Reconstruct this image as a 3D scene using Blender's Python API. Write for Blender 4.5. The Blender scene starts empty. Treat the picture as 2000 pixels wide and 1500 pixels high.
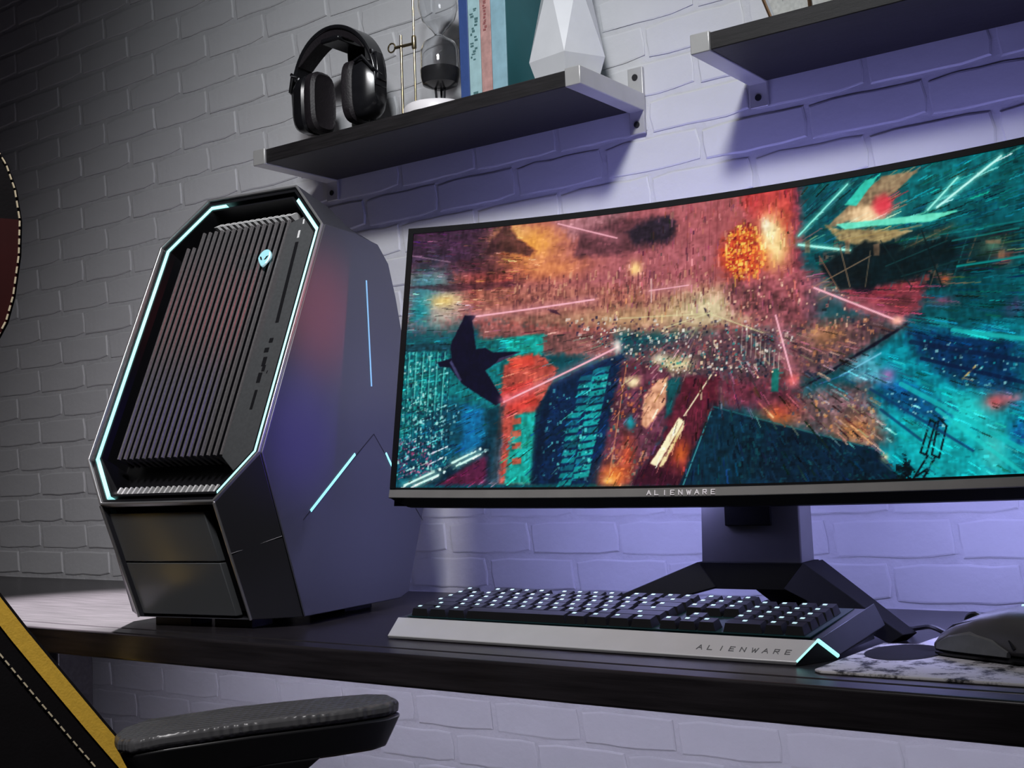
import bpy, bmesh, math, random
import numpy as np
from mathutils import Vector, Matrix

random.seed(7)
rng = np.random.default_rng(7)
SC = bpy.context.scene
COL = SC.collection

# ------------------------------------------------------------------ camera
CAM_POS = Vector((0.0, -1.5, 0.1829))
YAW, PITCH, ROLL = math.radians(36.05), math.radians(4.05), math.radians(-2.05)
FPX = 2416.0
fw = Vector((-math.sin(YAW) * math.cos(PITCH), math.cos(YAW) * math.cos(PITCH), math.sin(PITCH)))
r0 = Vector((math.cos(YAW), math.sin(YAW), 0))
u0 = r0.cross(fw)
rt = math.cos(ROLL) * r0 + math.sin(ROLL) * u0
up = -math.sin(ROLL) * r0 + math.cos(ROLL) * u0
cd = bpy.data.cameras.new('camera')
cd.sensor_width = 36.0
cd.lens = FPX / 2000 * 36.0
cd.clip_start = 0.02
cam = bpy.data.objects.new('camera', cd)
COL.objects.link(cam)
m = Matrix.Identity(4)
for i in range(3):
    m[i][0], m[i][1], m[i][2], m[i][3] = rt[i], up[i], -fw[i], CAM_POS[i]
cam.matrix_world = m
SC.camera = cam

# ------------------------------------------------------------------ world, lights, exposure
SC.view_settings.view_transform = 'Standard'
SC.view_settings.look = 'None'
SC.view_settings.gamma = 1.0
SC.view_settings.exposure = 0.0
SC.view_settings.use_curve_mapping = False
wd = bpy.data.worlds.new('world')
SC.world = wd
wd.use_nodes = True
wd.node_tree.nodes['Background'].inputs[0].default_value = (0.55, 0.5, 0.62, 1)
wd.node_tree.nodes['Background'].inputs[1].default_value = 0.013


def lamp(name, kind, loc, target, energy, color, **kw):
    l = bpy.data.lights.new(name, kind)
    l.energy = energy
    l.color = color
    for k_, v_ in kw.items():
        setattr(l, k_, v_)
    o = bpy.data.objects.new(name, l)
    COL.objects.link(o)
    o.location = loc
    o.rotation_euler = (Vector(target) - Vector(loc)).to_track_quat('-Z', 'Y').to_euler()
    return o


# ceiling spot above the camera: lights the shelves and the wall around them
lamp('ceiling_spot', 'SPOT', (-0.35, -1.35, 1.50), (-0.95, 0.0, 0.86), 70, (0.93, 0.97, 1.0),
     spot_size=math.radians(70), spot_blend=1.0, shadow_soft_size=0.09)
# added fill spot, aimed down at the desk, the keyboard and the tower front
lamp('desk_fill', 'SPOT', (-0.35, -1.70, 1.65), (-1.2, -0.50, 0.12), 95, (1.0, 0.97, 0.98),
     spot_size=math.radians(66), spot_blend=1.0, shadow_soft_size=0.12)
# added unseen spot at upper left: pool of light on the desk's left end
lamp('corner_spot', 'SPOT', (-2.05, -0.20, 1.75), (-1.62, -0.36, 0.0), 2500, (1.0, 0.96, 0.98),
     spot_size=math.radians(24), spot_blend=0.8, shadow_soft_size=0.03)
# two added unseen coloured spots off to the right, tinting the tower's side
lamp('red_spot', 'SPOT', (0.60, -0.43, 0.46), (-1.140, -0.350, 0.40), 170, (1.0, 0.08, 0.14),
     spot_size=math.radians(6.5), spot_blend=1.0, shadow_soft_size=0.04)
lamp('violet_spot', 'SPOT', (0.60, -0.44, 0.30), (-1.132, -0.405, 0.245), 130, (0.16, 0.06, 1.0),
     spot_size=math.radians(7.0), spot_blend=1.0, shadow_soft_size=0.04)

# ------------------------------------------------------------------ materials
MATS = {}


def mat(name, col, rough=0.5, metal=0.0, var=0.08, scale=40.0, bump=0.0, bscale=200.0, emit=None, estr=0.0,
        spec=0.5, trans=0.0, stretch=None, coat=0.0, ior=None):
    mt = bpy.data.materials.new(name)
    mt.use_nodes = True
    nt = mt.node_tree
    b = nt.nodes['Principled BSDF']
    b.inputs['Roughness'].default_value = rough
    b.inputs['Metallic'].default_value = metal
    b.inputs['Specular IOR Level'].default_value = spec
    b.inputs['Transmission Weight'].default_value = trans
    b.inputs['Coat Weight'].default_value = coat
    if ior:
        b.inputs['IOR'].default_value = ior
    tc = nt.nodes.new('ShaderNodeTexCoord')
    mp = nt.nodes.new('ShaderNodeMapping')
    nt.links.new(tc.outputs['Object'], mp.inputs['Vector'])
    if stretch:
        mp.inputs['Scale'].default_value = stretch
    nz = nt.nodes.new('ShaderNodeTexNoise')
    nz.inputs['Scale'].default_value = scale
    nz.inputs['Detail'].default_value = 4
    nt.links.new(mp.outputs['Vector'], nz.inputs['Vector'])
    rp = nt.nodes.new('ShaderNodeValToRGB')
    rp.color_ramp.elements[0].position = 0.3
    rp.color_ramp.elements[1].position = 0.7
    rp.color_ramp.elements[0].color = tuple(max(0, c * (1 - var)) for c in col) + (1,)
    rp.color_ramp.elements[1].color = tuple(min(1, c * (1 + var)) for c in col) + (1,)
    nt.links.new(nz.outputs['Fac'], rp.inputs['Fac'])
    nt.links.new(rp.outputs['Color'], b.inputs['Base Color'])
    if bump > 0:
        n2 = nt.nodes.new('ShaderNodeTexNoise')
        n2.inputs['Scale'].default_value = bscale
        n2.inputs['Detail'].default_value = 5
        nt.links.new(mp.outputs['Vector'], n2.inputs['Vector'])
        bp = nt.nodes.new('ShaderNodeBump')
        bp.inputs['Strength'].default_value = bump
        bp.inputs['Distance'].default_value = 0.002
        nt.links.new(n2.outputs['Fac'], bp.inputs['Height'])
        nt.links.new(bp.outputs['Normal'], b.inputs['Normal'])
    if emit:
        b.inputs['Emission Color'].default_value = tuple(emit) + (1,)
        b.inputs['Emission Strength'].default_value = estr
    MATS[name] = mt
    return mt


M = MATS
mat('brick_paint', (0.56, 0.56, 0.58), 0.62, var=0.05, scale=9, bump=0.35, bscale=70)
mat('mortar_paint', (0.53, 0.53, 0.55), 0.7, var=0.07, scale=14, bump=0.6, bscale=110)
mat('floor', (0.06, 0.055, 0.06), 0.5, var=0.3, scale=6, stretch=(1, 8, 1))
mat('desk_wood', (0.024, 0.021, 0.024), 0.30, var=0.35, scale=7, stretch=(1.5, 22, 22), bump=0.06, bscale=30, spec=0.38)
mat('shelf_wood', (0.011, 0.0095, 0.0105), 0.55, var=0.5, scale=10, stretch=(2, 30, 30), bump=0.15, bscale=60)
mat('bracket_alu', (0.50, 0.495, 0.49), 0.38, metal=0.35, var=0.04, bump=0.05)
mat('screw_black', (0.01, 0.01, 0.012), 0.5)
mat('case_grey', (0.098, 0.098, 0.118), 0.36, metal=0.35, var=0.04, scale=5)
mat('case_facet', (0.05, 0.05, 0.06), 0.38, metal=0.5, var=0.05, scale=5)
mat('case_black', (0.006, 0.006, 0.008), 0.45)
mat('gloss_panel', (0.17, 0.18, 0.19), 0.25, metal=0.3, var=0.04, scale=4)
mat('rim_silver', (0.62, 0.61, 0.62), 0.3, metal=0.8, var=0.04)
mat('fin_grey', (0.18, 0.17, 0.175), 0.45, metal=0.35, var=0.15, scale=300)
mat('fin_tip_glint', (0.8, 0.8, 0.8), 0.4, var=0.05)  # highlights on the fin ends put into a bright base colour
mat('port_panel', (0.09, 0.094, 0.098), 0.45, metal=0.2, var=0.1, scale=250)
mat('led_cyan', (0.5, 0.9, 0.9), 0.4, emit=(0.33, 0.86, 0.83), estr=1.25)
mat('led_blue', (0.3, 0.5, 0.7), 0.4, emit=(0.16, 0.42, 0.62), estr=0.55)
mat('led_side', (0.4, 0.8, 0.85), 0.4, emit=(0.25, 0.80, 0.84), estr=1.1)
mat('badge_cyan', (0.3, 0.6, 0.65), 0.3, emit=(0.22, 0.50, 0.55), estr=0.7)
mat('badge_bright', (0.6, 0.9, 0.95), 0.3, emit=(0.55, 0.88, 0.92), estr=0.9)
mat('monitor_black', (0.004, 0.004, 0.005), 0.5, spec=0.15)
mat('chin_grey', (0.28, 0.27, 0.26), 0.4, metal=0.5, var=0.06)
mat('stand_grey', (0.17, 0.165, 0.18), 0.42, metal=0.45, var=0.05)
mat('stand_black', (0.005, 0.005, 0.006), 0.6, spec=0.08)
mat('letter_light', (0.6, 0.6, 0.6), 0.5, emit=(0.5, 0.45, 0.48), estr=0.6)
mat('letter_dark', (0.17, 0.17, 0.18), 0.5)
mat('back_glow', (0.4, 0.35, 0.9), 0.5, emit=(0.45, 0.46, 1.0), estr=40.0)
mat('back_glow_soft', (0.4, 0.35, 0.9), 0.5, emit=(0.34, 0.32, 1.0), estr=19.0)
mat('added_glow', (0.5, 0.5, 0.9), 0.5, emit=(0.78, 0.76, 1.0), estr=36.0)
mat('keyboard_silver', (0.74, 0.74, 0.76), 0.42, metal=0.2, var=0.03, scale=30)
mat('keyboard_dark', (0.05, 0.052, 0.06), 0.42, metal=0.3)
mat('key_black', (0.010, 0.010, 0.012), 0.55, spec=0.3)
mat('key_glow', (0.008, 0.012, 0.014), 0.6, emit=(0.0, 0.30, 0.34), estr=0.03)
mat('legend_glow', (0.7, 0.9, 0.95), 0.5, emit=(0.55, 0.85, 0.88), estr=0.75)
mat('mouse_grey', (0.095, 0.092, 0.095), 0.4, var=0.1)
mat('mouse_side', (0.15, 0.155, 0.16), 0.5, var=0.12, scale=120)
mat('mouse_dark', (0.006, 0.006, 0.008), 0.45)
mat('oval_dark', (0.028, 0.027, 0.032), 0.9, spec=0.1)
mat('headset_black', (0.010, 0.010, 0.012), 0.22, var=0.2)
mat('headset_pad', (0.013, 0.010, 0.013), 0.55, bump=0.3, bscale=300)
mat('headset_chrome', (0.6, 0.6, 0.62), 0.15, metal=1.0)
mat('brass', (0.62, 0.50, 0.30), 0.22, metal=0.95, var=0.05)
mat('marble_white', (0.80, 0.77, 0.79), 0.4, var=0.06, scale=12)
mat('glass', (0.96, 0.97, 0.98), 0.03, trans=1.0, ior=1.45, var=0.0)
mat('bowl_dark', (0.02, 0.02, 0.022), 0.18, var=0.3)
mat('book_navy', (0.035, 0.075, 0.24), 0.55, bump=0.15)
mat('book_mint', (0.34, 0.52, 0.55), 0.6, var=0.12, scale=60)
mat('book_salmon', (0.47, 0.27, 0.25), 0.6, var=0.2, scale=90)
mat('book_pale', (0.26, 0.44, 0.52), 0.6, var=0.12, scale=60)
mat('book_teal', (0.03, 0.135, 0.155), 0.55, var=0.2, scale=8)
mat('paper', (0.72, 0.72, 0.68), 0.8, var=0.1, stretch=(1, 1, 400))
mat('print_dark', (0.07, 0.16, 0.17), 0.6)
mat('print_red', (0.30, 0.10, 0.10), 0.6)
mat('vase_white', (0.62, 0.63, 0.66), 0.38, var=0.03)
mat('copper', (0.45, 0.27, 0.16), 0.3, metal=0.9, var=0.1)
mat('gravel_white', (0.85, 0.83, 0.80), 0.8, var=0.12, scale=200)
mat('chair_black', (0.006, 0.005, 0.006), 0.8, spec=0.15, bump=0.15, bscale=400)
mat('chair_red', (0.032, 0.002, 0.002), 0.6, spec=0.2)
mat('chair_yellow', (0.85, 0.52, 0.06), 0.5, var=0.08, scale=200, bump=0.2, bscale=500)
mat('stitch_cream', (0.72, 0.62, 0.42), 0.7)
mat('arm_pad', (0.11, 0.11, 0.115), 0.30, var=0.1)
mat('arm_plastic', (0.010, 0.010, 0.011), 0.4)
mat('metal_dark', (0.05, 0.05, 0.05), 0.35, metal=0.8)


# mouse pad print: pale cloth with dark streaks
def pad_material():
    mt = bpy.data.materials.new('pad_cloth')
    mt.use_nodes = True
    nt = mt.node_tree
    b = nt.nodes['Principled BSDF']
    b.inputs['Roughness'].default_value = 0.8
    tc = nt.nodes.new('ShaderNodeTexCoord')
    mp = nt.nodes.new('ShaderNodeMapping')
    mp.inputs['Scale'].default_value = (1.0, 1.0, 1)
    nt.links.new(tc.outputs['Object'], mp.inputs['Vector'])
    nz = nt.nodes.new('ShaderNodeTexNoise')
    nz.inputs['Scale'].default_value = 38
    nz.inputs['Detail'].default_value = 9
    nz.inputs['Roughness'].default_value = 0.72
    nt.links.new(mp.outputs['Vector'], nz.inputs['Vector'])
    rp = nt.nodes.new('ShaderNodeValToRGB')
    rp.color_ramp.elements[0].position = 0.40
    rp.color_ramp.elements[0].color = (0.035, 0.035, 0.04, 1)
    rp.color_ramp.elements[1].position = 0.50
    rp.color_ramp.elements[1].color = (0.72, 0.70, 0.73, 1)
    nt.links.new(nz.outputs['Fac'], rp.inputs['Fac'])
    nt.links.new(rp.outputs['Color'], b.inputs['Base Color'])
    M['pad_cloth'] = mt


pad_material()


# thin flat panes: mostly clear, a little mirror
def pane_material():
    mt = bpy.data.materials.new('pane_glass')
    mt.use_nodes = True
    nt = mt.node_tree
    nt.nodes.remove(nt.nodes['Principled BSDF'])
    tr_, gl, mx = (nt.nodes.new(n) for n in ('ShaderNodeBsdfTransparent', 'ShaderNodeBsdfGlossy', 'ShaderNodeMixShader'))
    tr_.inputs['Color'].default_value = (0.97, 0.98, 0.98, 1)
    gl.inputs['Roughness'].default_value = 0.03
    mx.inputs[0].default_value = 0.06
    nt.links.new(tr_.outputs[0], mx.inputs[1])
    nt.links.new(gl.outputs[0], mx.inputs[2])
    nt.links.new(mx.outputs[0], nt.nodes['Material Output'].inputs['Surface'])
    M['pane_glass'] = mt


pane_material()


# armrest pad: small diamond-knurled rubber relief
def knurl(mt):
    nt = mt.node_tree
    b = nt.nodes['Principled BSDF']
    tc = nt.nodes.new('ShaderNodeTexCoord')
    h = None
    for ang in (0.6, -0.6):
        mp = nt.nodes.new('ShaderNodeMapping')
        mp.inputs['Rotation'].default_value = (0, 0, ang)
        nt.links.new(tc.outputs['Object'], mp.inputs['Vector'])
        w = nt.nodes.new('ShaderNodeTexWave')
        w.inputs['Scale'].default_value = 42
        nt.links.new(mp.outputs['Vector'], w.inputs['Vector'])
        if h is None:
            h = w
        else:
            mx = nt.nodes.new('ShaderNodeMath')
            mx.operation = 'MULTIPLY'
            nt.links.new(h.outputs['Fac'], mx.inputs[0])
            nt.links.new(w.outputs['Fac'], mx.inputs[1])
            bp = nt.nodes.new('ShaderNodeBump')
            bp.inputs['Strength'].default_value = 0.45
            bp.inputs['Distance'].default_value = 0.003
            nt.links.new(mx.outputs[0], bp.inputs['Height'])
            nt.links.new(bp.outputs['Normal'], b.inputs['Normal'])


knurl(M['arm_pad'])


# ------------------------------------------------------------------ mesh helpers
def link(name, me, material=None, parent=None, loc=None, smooth=False):
    o = bpy.data.objects.new(name, me)
    COL.objects.link(o)
    if material is not None and not me.materials:
        me.materials.append(M[material] if isinstance(material, str) else material)
    if parent is not None:
        o.parent = parent
    if loc is not None:
        o.location = loc
    if smooth:
        for p in me.polygons:
            p.use_smooth = True
    return o


def mesh(name, verts, faces, fix=True):
    me = bpy.data.meshes.new(name)
    me.from_pydata([tuple(v) for v in verts], [], faces)
    if fix:
        bm = bmesh.new()
        bm.from_mesh(me)
        bmesh.ops.recalc_face_normals(bm, faces=bm.faces)
        bm.to_mesh(me)
        bm.free()
    me.update()
    return me


def thing(name, label, cat, loc=(0, 0, 0), rz=0.0, group=None):
    o = bpy.data.objects.new(name, None)
    COL.objects.link(o)
    o.location = loc
    o.rotation_euler = (0, 0, rz)
    o['label'] = label
    o['category'] = cat
    if group:
        o['group'] = group
    return o


class MB:
    def __init__(self):
        self.v = []
        self.f = []

    def add(self, vs, fs):
        n = len(self.v)
        self.v += [tuple(p) for p in vs]
        self.f += [tuple(i + n for i in f) for f in fs]
        return self

    def box(self, x0, x1, y0, y1, z0, z1):
        return self.add([(x0, y0, z0), (x1, y0, z0), (x1, y1, z0), (x0, y1, z0), (x0, y0, z1), (x1, y0, z1), (x1, y1, z1), (x0, y1, z1)],
                        [(0, 3, 2, 1), (4, 5, 6, 7), (0, 1, 5, 4), (1, 2, 6, 5), (2, 3, 7, 6), (3, 0, 4, 7)])

    def hexa(self, a, b):
        """hull of two corresponding polygons"""
        n = len(a)
        fs = [tuple(range(n))[::-1], tuple(range(n, 2 * n))]
        for i in range(n):
            j = (i + 1) % n
            fs.append((i, j, n + j, n + i))
        return self.add(list(a) + list(b), fs)

    def prism(self, poly, vec):
        vec = Vector(vec)
        a = [Vector(p) for p in poly]
        return self.hexa(a, [p + vec for p in a])

    def tube(self, pts, r, n=8, closed=False, taper=None):
        pts = [Vector(p) for p in pts]
        N = len(pts)
        rings = []
        prev = None
        for i, p in enumerate(pts):
            if closed:
                t = (pts[(i + 1) % N] - pts[i - 1]).normalized()
            else:
                t = (pts[min(i + 1, N - 1)] - pts[max(i - 1, 0)]).normalized()
            if prev is None:
                a = t.orthogonal().normalized()
            else:
                a = (prev - t * prev.dot(t)).normalized()
            prev = a
            b = t.cross(a)
            rr = r if taper is None else r * taper[i]
            rings.append([p + rr * (math.cos(2 * math.pi * k / n) * a + math.sin(2 * math.pi * k / n) * b) for k in range(n)])
        vs = [q for rg in rings for q in rg]
        fs = []
        for i in range(N if closed else N - 1):
            j = (i + 1) % N
            for k in range(n):
                l = (k + 1) % n
                fs.append((i * n + k, i * n + l, j * n + l, j * n + k))
        if not closed:
            fs.append(tuple(range(n))[::-1])
            fs.append(tuple((N - 1) * n + k for k in range(n)))
        return self.add(vs, fs)

    def lathe(self, prof, c=(0, 0, 0), n=32, axis='Z', cap=True):
        vs = []
        for (r, h) in prof:
            for k in range(n):
                a = 2 * math.pi * k / n
                p = (r * math.cos(a), r * math.sin(a), h)
                if axis == 'X':
                    p = (h, r * math.cos(a), r * math.sin(a))
                if axis == 'Y':
                    p = (r * math.cos(a), h, r * math.sin(a))
                vs.append((c[0] + p[0], c[1] + p[1], c[2] + p[2]))
        fs = []
        for i in range(len(prof) - 1):
            for k in range(n):
                l = (k + 1) % n
                fs.append((i * n + k, i * n + l, (i + 1) * n + l, (i + 1) * n + k))
        if cap:
            fs.append(tuple(range(n))[::-1])
            fs.append(tuple((len(prof) - 1) * n + k for k in range(n)))
        return self.add(vs, fs)

    def loft(self, rings, cap=True, closed=False):
        n = len(rings[0])
        vs = [q for rg in rings for q in rg]
        fs = []
        for i in range(len(rings) - (0 if closed else 1)):
            j = (i + 1) % len(rings)
            for k in range(n):
                l = (k + 1) % n
                fs.append((i * n + k, i * n + l, j * n + l, j * n + k))
        if cap and not closed:
            fs.append(tuple(range(n))[::-1])
            fs.append(tuple((len(rings) - 1) * n + k for k in range(n)))
        return self.add(vs, fs)

    def build(self, name, material, parent=None, bevel=0.0, smooth=False, seg=2, angle=30, loc=None):
        me = mesh(name, self.v, self.f)
        o = link(name, me, material, parent, loc, smooth or bevel > 0)
        if bevel > 0:
            md = o.modifiers.new('bevel', 'BEVEL')
            md.width = bevel
            md.segments = seg
            md.limit_method = 'ANGLE'
            md.angle_limit = math.radians(angle)
            md.harden_normals = False
        if smooth or bevel > 0:
            me.set_sharp_from_angle(angle=math.radians(40))
        return o


def lettering(name, text, material, parent, origin, xdir, updir, height, spacing, depth=0.0005):
    """stroke letters built from thin bars on a flat face"""
    S = {'A': [((0, 0), (.5, 1)), ((.5, 1), (1, 0)), ((.25, .38), (.75, .38))],
         'L': [((0, 1), (0, 0)), ((0, 0), (.85, 0))], 'I': [((.5, 0), (.5, 1))],
         'E': [((0, 0), (0, 1)), ((0, 1), (.85, 1)), ((0, .5), (.7, .5)), ((0, 0), (.85, 0))],
         'N': [((0, 0), (0, 1)), ((0, 1), (.9, 0)), ((.9, 0), (.9, 1))],
         'W': [((0, 1), (.28, 0)), ((.28, 0), (.55, .8)), ((.55, .8), (.82, 0)), ((.82, 0), (1.1, 1))],
         'R': [((0, 0), (0, 1)), ((0, 1), (.8, 1)), ((.8, 1), (.8, .5)), ((.8, .5), (0, .5)), ((.35, .5), (.85, 0))]}
    X = Vector(xdir).normalized()
    U = Vector(updir).normalized()
    Nn = X.cross(U)
    mb = MB()
    for i, ch in enumerate(text):
        o = Vector(origin) + X * (i * spacing)
        for (a, b) in S[ch]:
            pa = o + X * (a[0] * height * 0.95) + U * (a[1] * height)
            pb = o + X * (b[0] * height * 0.95) + U * (b[1] * height)
            t = (pb - pa).normalized()
            w = t.cross(Nn) * (height * 0.075)
            e = t * (height * 0.075)
            q = [pa - w - e, pb - w + e, pb + w + e, pa + w - e]
            mb.prism(q, Nn * depth)
    return mb.build(name, material, parent)


def structure(o):
    o['kind'] = 'structure'
    return o


# ------------------------------------------------------------------ back wall of painted bricks
COURSE, BL, JZ, JX = 0.0535, 0.155, 0.0080, 0.0055
Z0, X0B = 0.0537, -0.605
wall = structure(MB().box(-4.2, 2.0, 0.0019, 0.12, -0.74, 2.3).build('wall_back', 'mortar_paint'))
wall['label'] = 'painted brick wall behind the desk and the shelves'


def brick_mesh(i):
    r = random.Random(100 + i)
    w, h = BL - JX, COURSE - JZ
    out = []

    def side(ax, ay, bx, by, n):
        for k_ in range(n):
            t = k_ / n
            out.append([ax + (bx - ax) * t, ay + (by - ay) * t])
    c = 0.004
    side(-w / 2 + c, -h / 2, w / 2 - c, -h / 2, 5)
    side(w / 2, -h / 2 + c, w / 2, h / 2 - c, 2)
    side(w / 2 - c, h / 2, -w / 2 + c, h / 2, 5)
    side(-w / 2, h / 2 - c, -w / 2, -h / 2 + c, 2)
    out = [(x + r.uniform(-.0011, .0011), z + r.uniform(-.0011, .0011)) for x, z in out]
    n = len(out)
    yf = r.uniform(-0.0008, 0.0004)
    vs = []
    for (x, z) in out:
        vs.append((x, 0.012, z))
    for (x, z) in out:
        vs.append((x, 0.0008 + r.uniform(-.0003, .0003), z))
    for (x, z) in out:
        vs.append((x * (1 - 0.0022 / (w / 2)), yf, z * (1 - 0.0022 / (h / 2))))
    fs = []
    for a in range(2):
        for k_ in range(n):
            l = (k_ + 1) % n
            fs.append((a * n + k_, a * n + l, (a + 1) * n + l, (a + 1) * n + k_))
    fs.append(tuple(2 * n + k_ for k_ in range(n)))
    return vs, fs


BR = [brick_mesh(i) for i in range(14)]
BME = []
for i, (vs, fs) in enumerate(BR):
    me = mesh('brick', vs, fs)
    me.materials.append(M['brick_paint'])
    BME.append(me)


def pix(P):
    d = Vector(P) - CAM_POS
    zc = d.dot(fw)
    return 1000 + FPX * d.dot(rt) / zc, 750 - FPX * d.dot(up) / zc, zc


def inpoly(x, y, poly):
    c = False
    j = len(poly) - 1
    for i in range(len(poly)):
        xi, yi = poly[i]
        xj, yj = poly[j]
        if (yi > y) != (yj > y) and x < (xj - xi) * (y - yi) / (yj - yi) + xi:
            c = not c
        j = i
    return c


# bricks that stand in the open (not behind the monitor, the tower, the shelves or the desk)
HID = [[(860, 480), (2000, 330), (2000, 940), (830, 930)], [(330, 520), (600, 420), (730, 520), (790, 950), (760, 1150), (300, 1180), (210, 900)],
       [(0, 1160), (2000, 1220), (2000, 1420), (150, 1260)]]
slots = []
for k in range(-14, 42):
    z = Z0 + (k + 0.5) * COURSE + JZ * 0.5
    for n in range(-24, 17):
        x = X0B + (n + 0.5) * BL + (BL / 2 if k % 2 else 0) + random.uniform(-.002, .002)
        if -4.1 < x < 1.9:
            px, py, zc = pix((x, 0, z)) if (Vector((x, 0, z)) - CAM_POS).dot(fw) > 0.3 else (-9e3, 0, 9)
            seen = -60 < px < 2060 and -25 < py < 1525 and not any(inpoly(px, py, h) for h in HID)
            slots.append((0 if seen else 1, zc, x, z, random.randrange(14)))
slots.sort(key=lambda s: (s[0], s[1]))
for s in slots[:300]:
    link('brick', BME[s[4]], None, wall, (s[2], 0, s[3]))
V_, F_ = [], []
for s in slots[300:]:
    vs, fs = BR[s[4]]
    b = len(V_)
    V_ += [(v[0] + s[2], v[1], v[2] + s[3]) for v in vs]
    F_ += [tuple(i + b for i in f) for f in fs]
o = link('brick_field', mesh('brick_field', V_, F_), 'brick_paint', wall)
o['kind'] = 'stuff'

structure(MB().box(-4.2, 2.0, -3.5, 0.12, -0.80, -0.74).build('floor', 'floor'))

# ------------------------------------------------------------------ desk
YF = -0.532
t = thing('desk', 'long dark wooden desk along the brick wall', 'desk', (-1.2, -0.27, -0.74))
D0 = Vector((-1.2, -0.27, -0.74))


def rel(mb, base):
    mb.v = [tuple(Vector(p) - Vector(base)) for p in mb.v]
    return mb


rel(MB().box(-2.75, 0.7, YF + 0.0345, -0.001, -0.034, 0.0), D0).build('table_top', 'desk_wood', t, bevel=0.002)
rel(MB().box(-2.75, 0.7, YF, YF + 0.0315, -0.034, 0.0), D0).build('front_lipping', 'desk_wood', t, bevel=0.003, seg=3)
rel(MB().box(-2.70, 0.65, -0.09, -0.05, -0.07, -0.034), D0).build('rear_rail', 'desk_wood', t, bevel=0.002)
for lx in (-1.965, -0.02, 0.55):
    rel(MB().box(lx, lx + 0.07, -0.24, -0.17, -0.74, -0.034), D0).build('leg', 'desk_wood', t, bevel=0.003)
    rel(MB().box(lx, lx + 0.06, YF + 0.05, YF + 0.11, -0.74, -0.034), D0).build('leg', 'desk_wood', t, bevel=0.003) if lx > -1 else None
rel(MB().box(-2.75, -2.69, YF + 0.05, YF + 0.11, -0.74, -0.034), D0).build('leg', 'desk_wood', t, bevel=0.003)
o = rel(MB().box(-1.75, 0.2, -0.30, -0.285, -0.040, -0.034), D0).build('added_strip', 'added_glow', t)  # added glowing strip under the desk, brightens the wall below


# ------------------------------------------------------------------ wall shelves
def shelf(x0, x1, label, glab):
    base = ((x0 + x1) / 2, 0, 0.683)
    t = thing('wall_shelf', label, 'shelf', base, group='dark wall shelves')
    yf = -0.166
    rel(MB().box(x0, x1, yf, -0.006, 0.683, 0.705), base).build('board', 'shelf_wood', t, bevel=0.0012)
    for sx, sgn in ((x0, -1), (x1, 1)):
        a, b = (sx - 0.026, sx) if sgn < 0 else (sx, sx + 0.024)
        br = rel(MB().box(a, b, yf - 0.003, -0.004, 0.6815, 0.7065), base).build('bracket_bar', 'bracket_alu', t, bevel=0.0012)
        wp = rel(MB().box(a, b, -0.006, -0.0005, 0.650, 0.745), base).build('wall_plate', 'bracket_alu', t, bevel=0.001)
        for zz in (0.663, 0.731):
            rel(MB().lathe([(0.0045, -0.0075), (0.0045, -0.005)], ((a + b) / 2, 0, zz), 14, 'Y'), base).build('screw', 'screw_black', wp)
    return t


shelf(-1.436, -0.866, 'dark wall shelf carrying the headphones, books and white vase', '')
shelf(-0.656, -0.08, 'dark wall shelf at upper right above the monitor, carrying a copper-edged planter', '')

# ------------------------------------------------------------------ computer tower
PW, PWT, PWB, PK = 0.142, 0.0781, 0.0926, 0.4643
WT, W1, W2, W3 = 0.5832, 0.5173, 0.2165, 0.1584
tw = thing('computer_tower', 'angular grey computer tower with slanted finned front and cyan light lines', 'computer', (-1.2592, -0.5238, 0), 0.1484)
SQ = math.sqrt(1 + PK * PK)


def fp(u, w, d=0.0):
    """point on the slanted front: u across, w height, d depth into the case"""
    return Vector((u, PK * (w - W3) + d / SQ, w - d * PK / SQ))


OCT = [(PWT, WT), (PW, W1), (PW, W2), (PWB, W3), (-PWB, W3), (-PW, W2), (-PW, W1), (-PWT, WT)]


def inset(d):
    P = [Vector((u, (w - W3) * SQ)) for u, w in OCT]
    n = len(P)
    out = []
    for i in range(n):
        a, b, c = P[i - 1], P[i], P[(i + 1) % n]
        e1, e2 = (b - a).normalized(), (c - b).normalized()
        n1, n2 = Vector((e1.y, -e1.x)), Vector((e2.y, -e2.x))
        if n1.dot(-b + Vector((0, 0.2))) < 0:
            n1 = -n1
        if n2.dot(-b + Vector((0, 0.2))) < 0:
            n2 = -n2
        bis = (n1 + n2)
        bis = bis / (1 + n1.dot(n2))
        q = b + bis * d
        out.append((q.x, q.y / SQ + W3))
    return out


def ring(d0, d1, z0, z1):
    """raised ring between two insets of the octagon, from depth z0 to z1"""
    A, B = inset(d0), inset(d1)
    rs = [[fp(*p, z0) for p in A], [fp(*p, z0) for p in B], [fp(*p, z1) for p in B], [fp(*p, z1) for p in A]]
    return MB().loft(rs, closed=True)


# shell: side profile at |u| = PW and inner profile
side_p = [(PK * (W1 - W3), W1), (0.2339, 0.516), (0.290, 0.508), (0.3155, 0.484), (0.332, 0.4385), (0.3555, 0.3515), (0.379, 0.2408), (0.3925, 0.140), (0.345, 0.020), (0.3215, 0.012), (0.1031, 0.012), (PK * (W2 - W3), W2)]
inner_p = [(PWT, PK * (WT - W3), WT), (PWT, 0.2649, 0.566), (PWT, 0.310, 0.545), (PWT, 0.345, 0.510), (PWT, 0.362, 0.44), (PWT, 0.385, 0.3515), (PWT, 0.405, 0.2408), (PWT, 0.418, 0.140), (PWT, 0.370, 0.02), (PWB, 0.33, 0.012), (PWB, 0.0634, 0.012), (PWB, 0.0, W3)]
ns = len(side_p)
mb = MB()
vs = [(PW, v, w) for v, w in side_p] + [(u, v, w) for u, v, w in inner_p] + [(-u, v, w) for u, v, w in inner_p] + [(-PW, v, w) for v, w in side_p]
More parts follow.
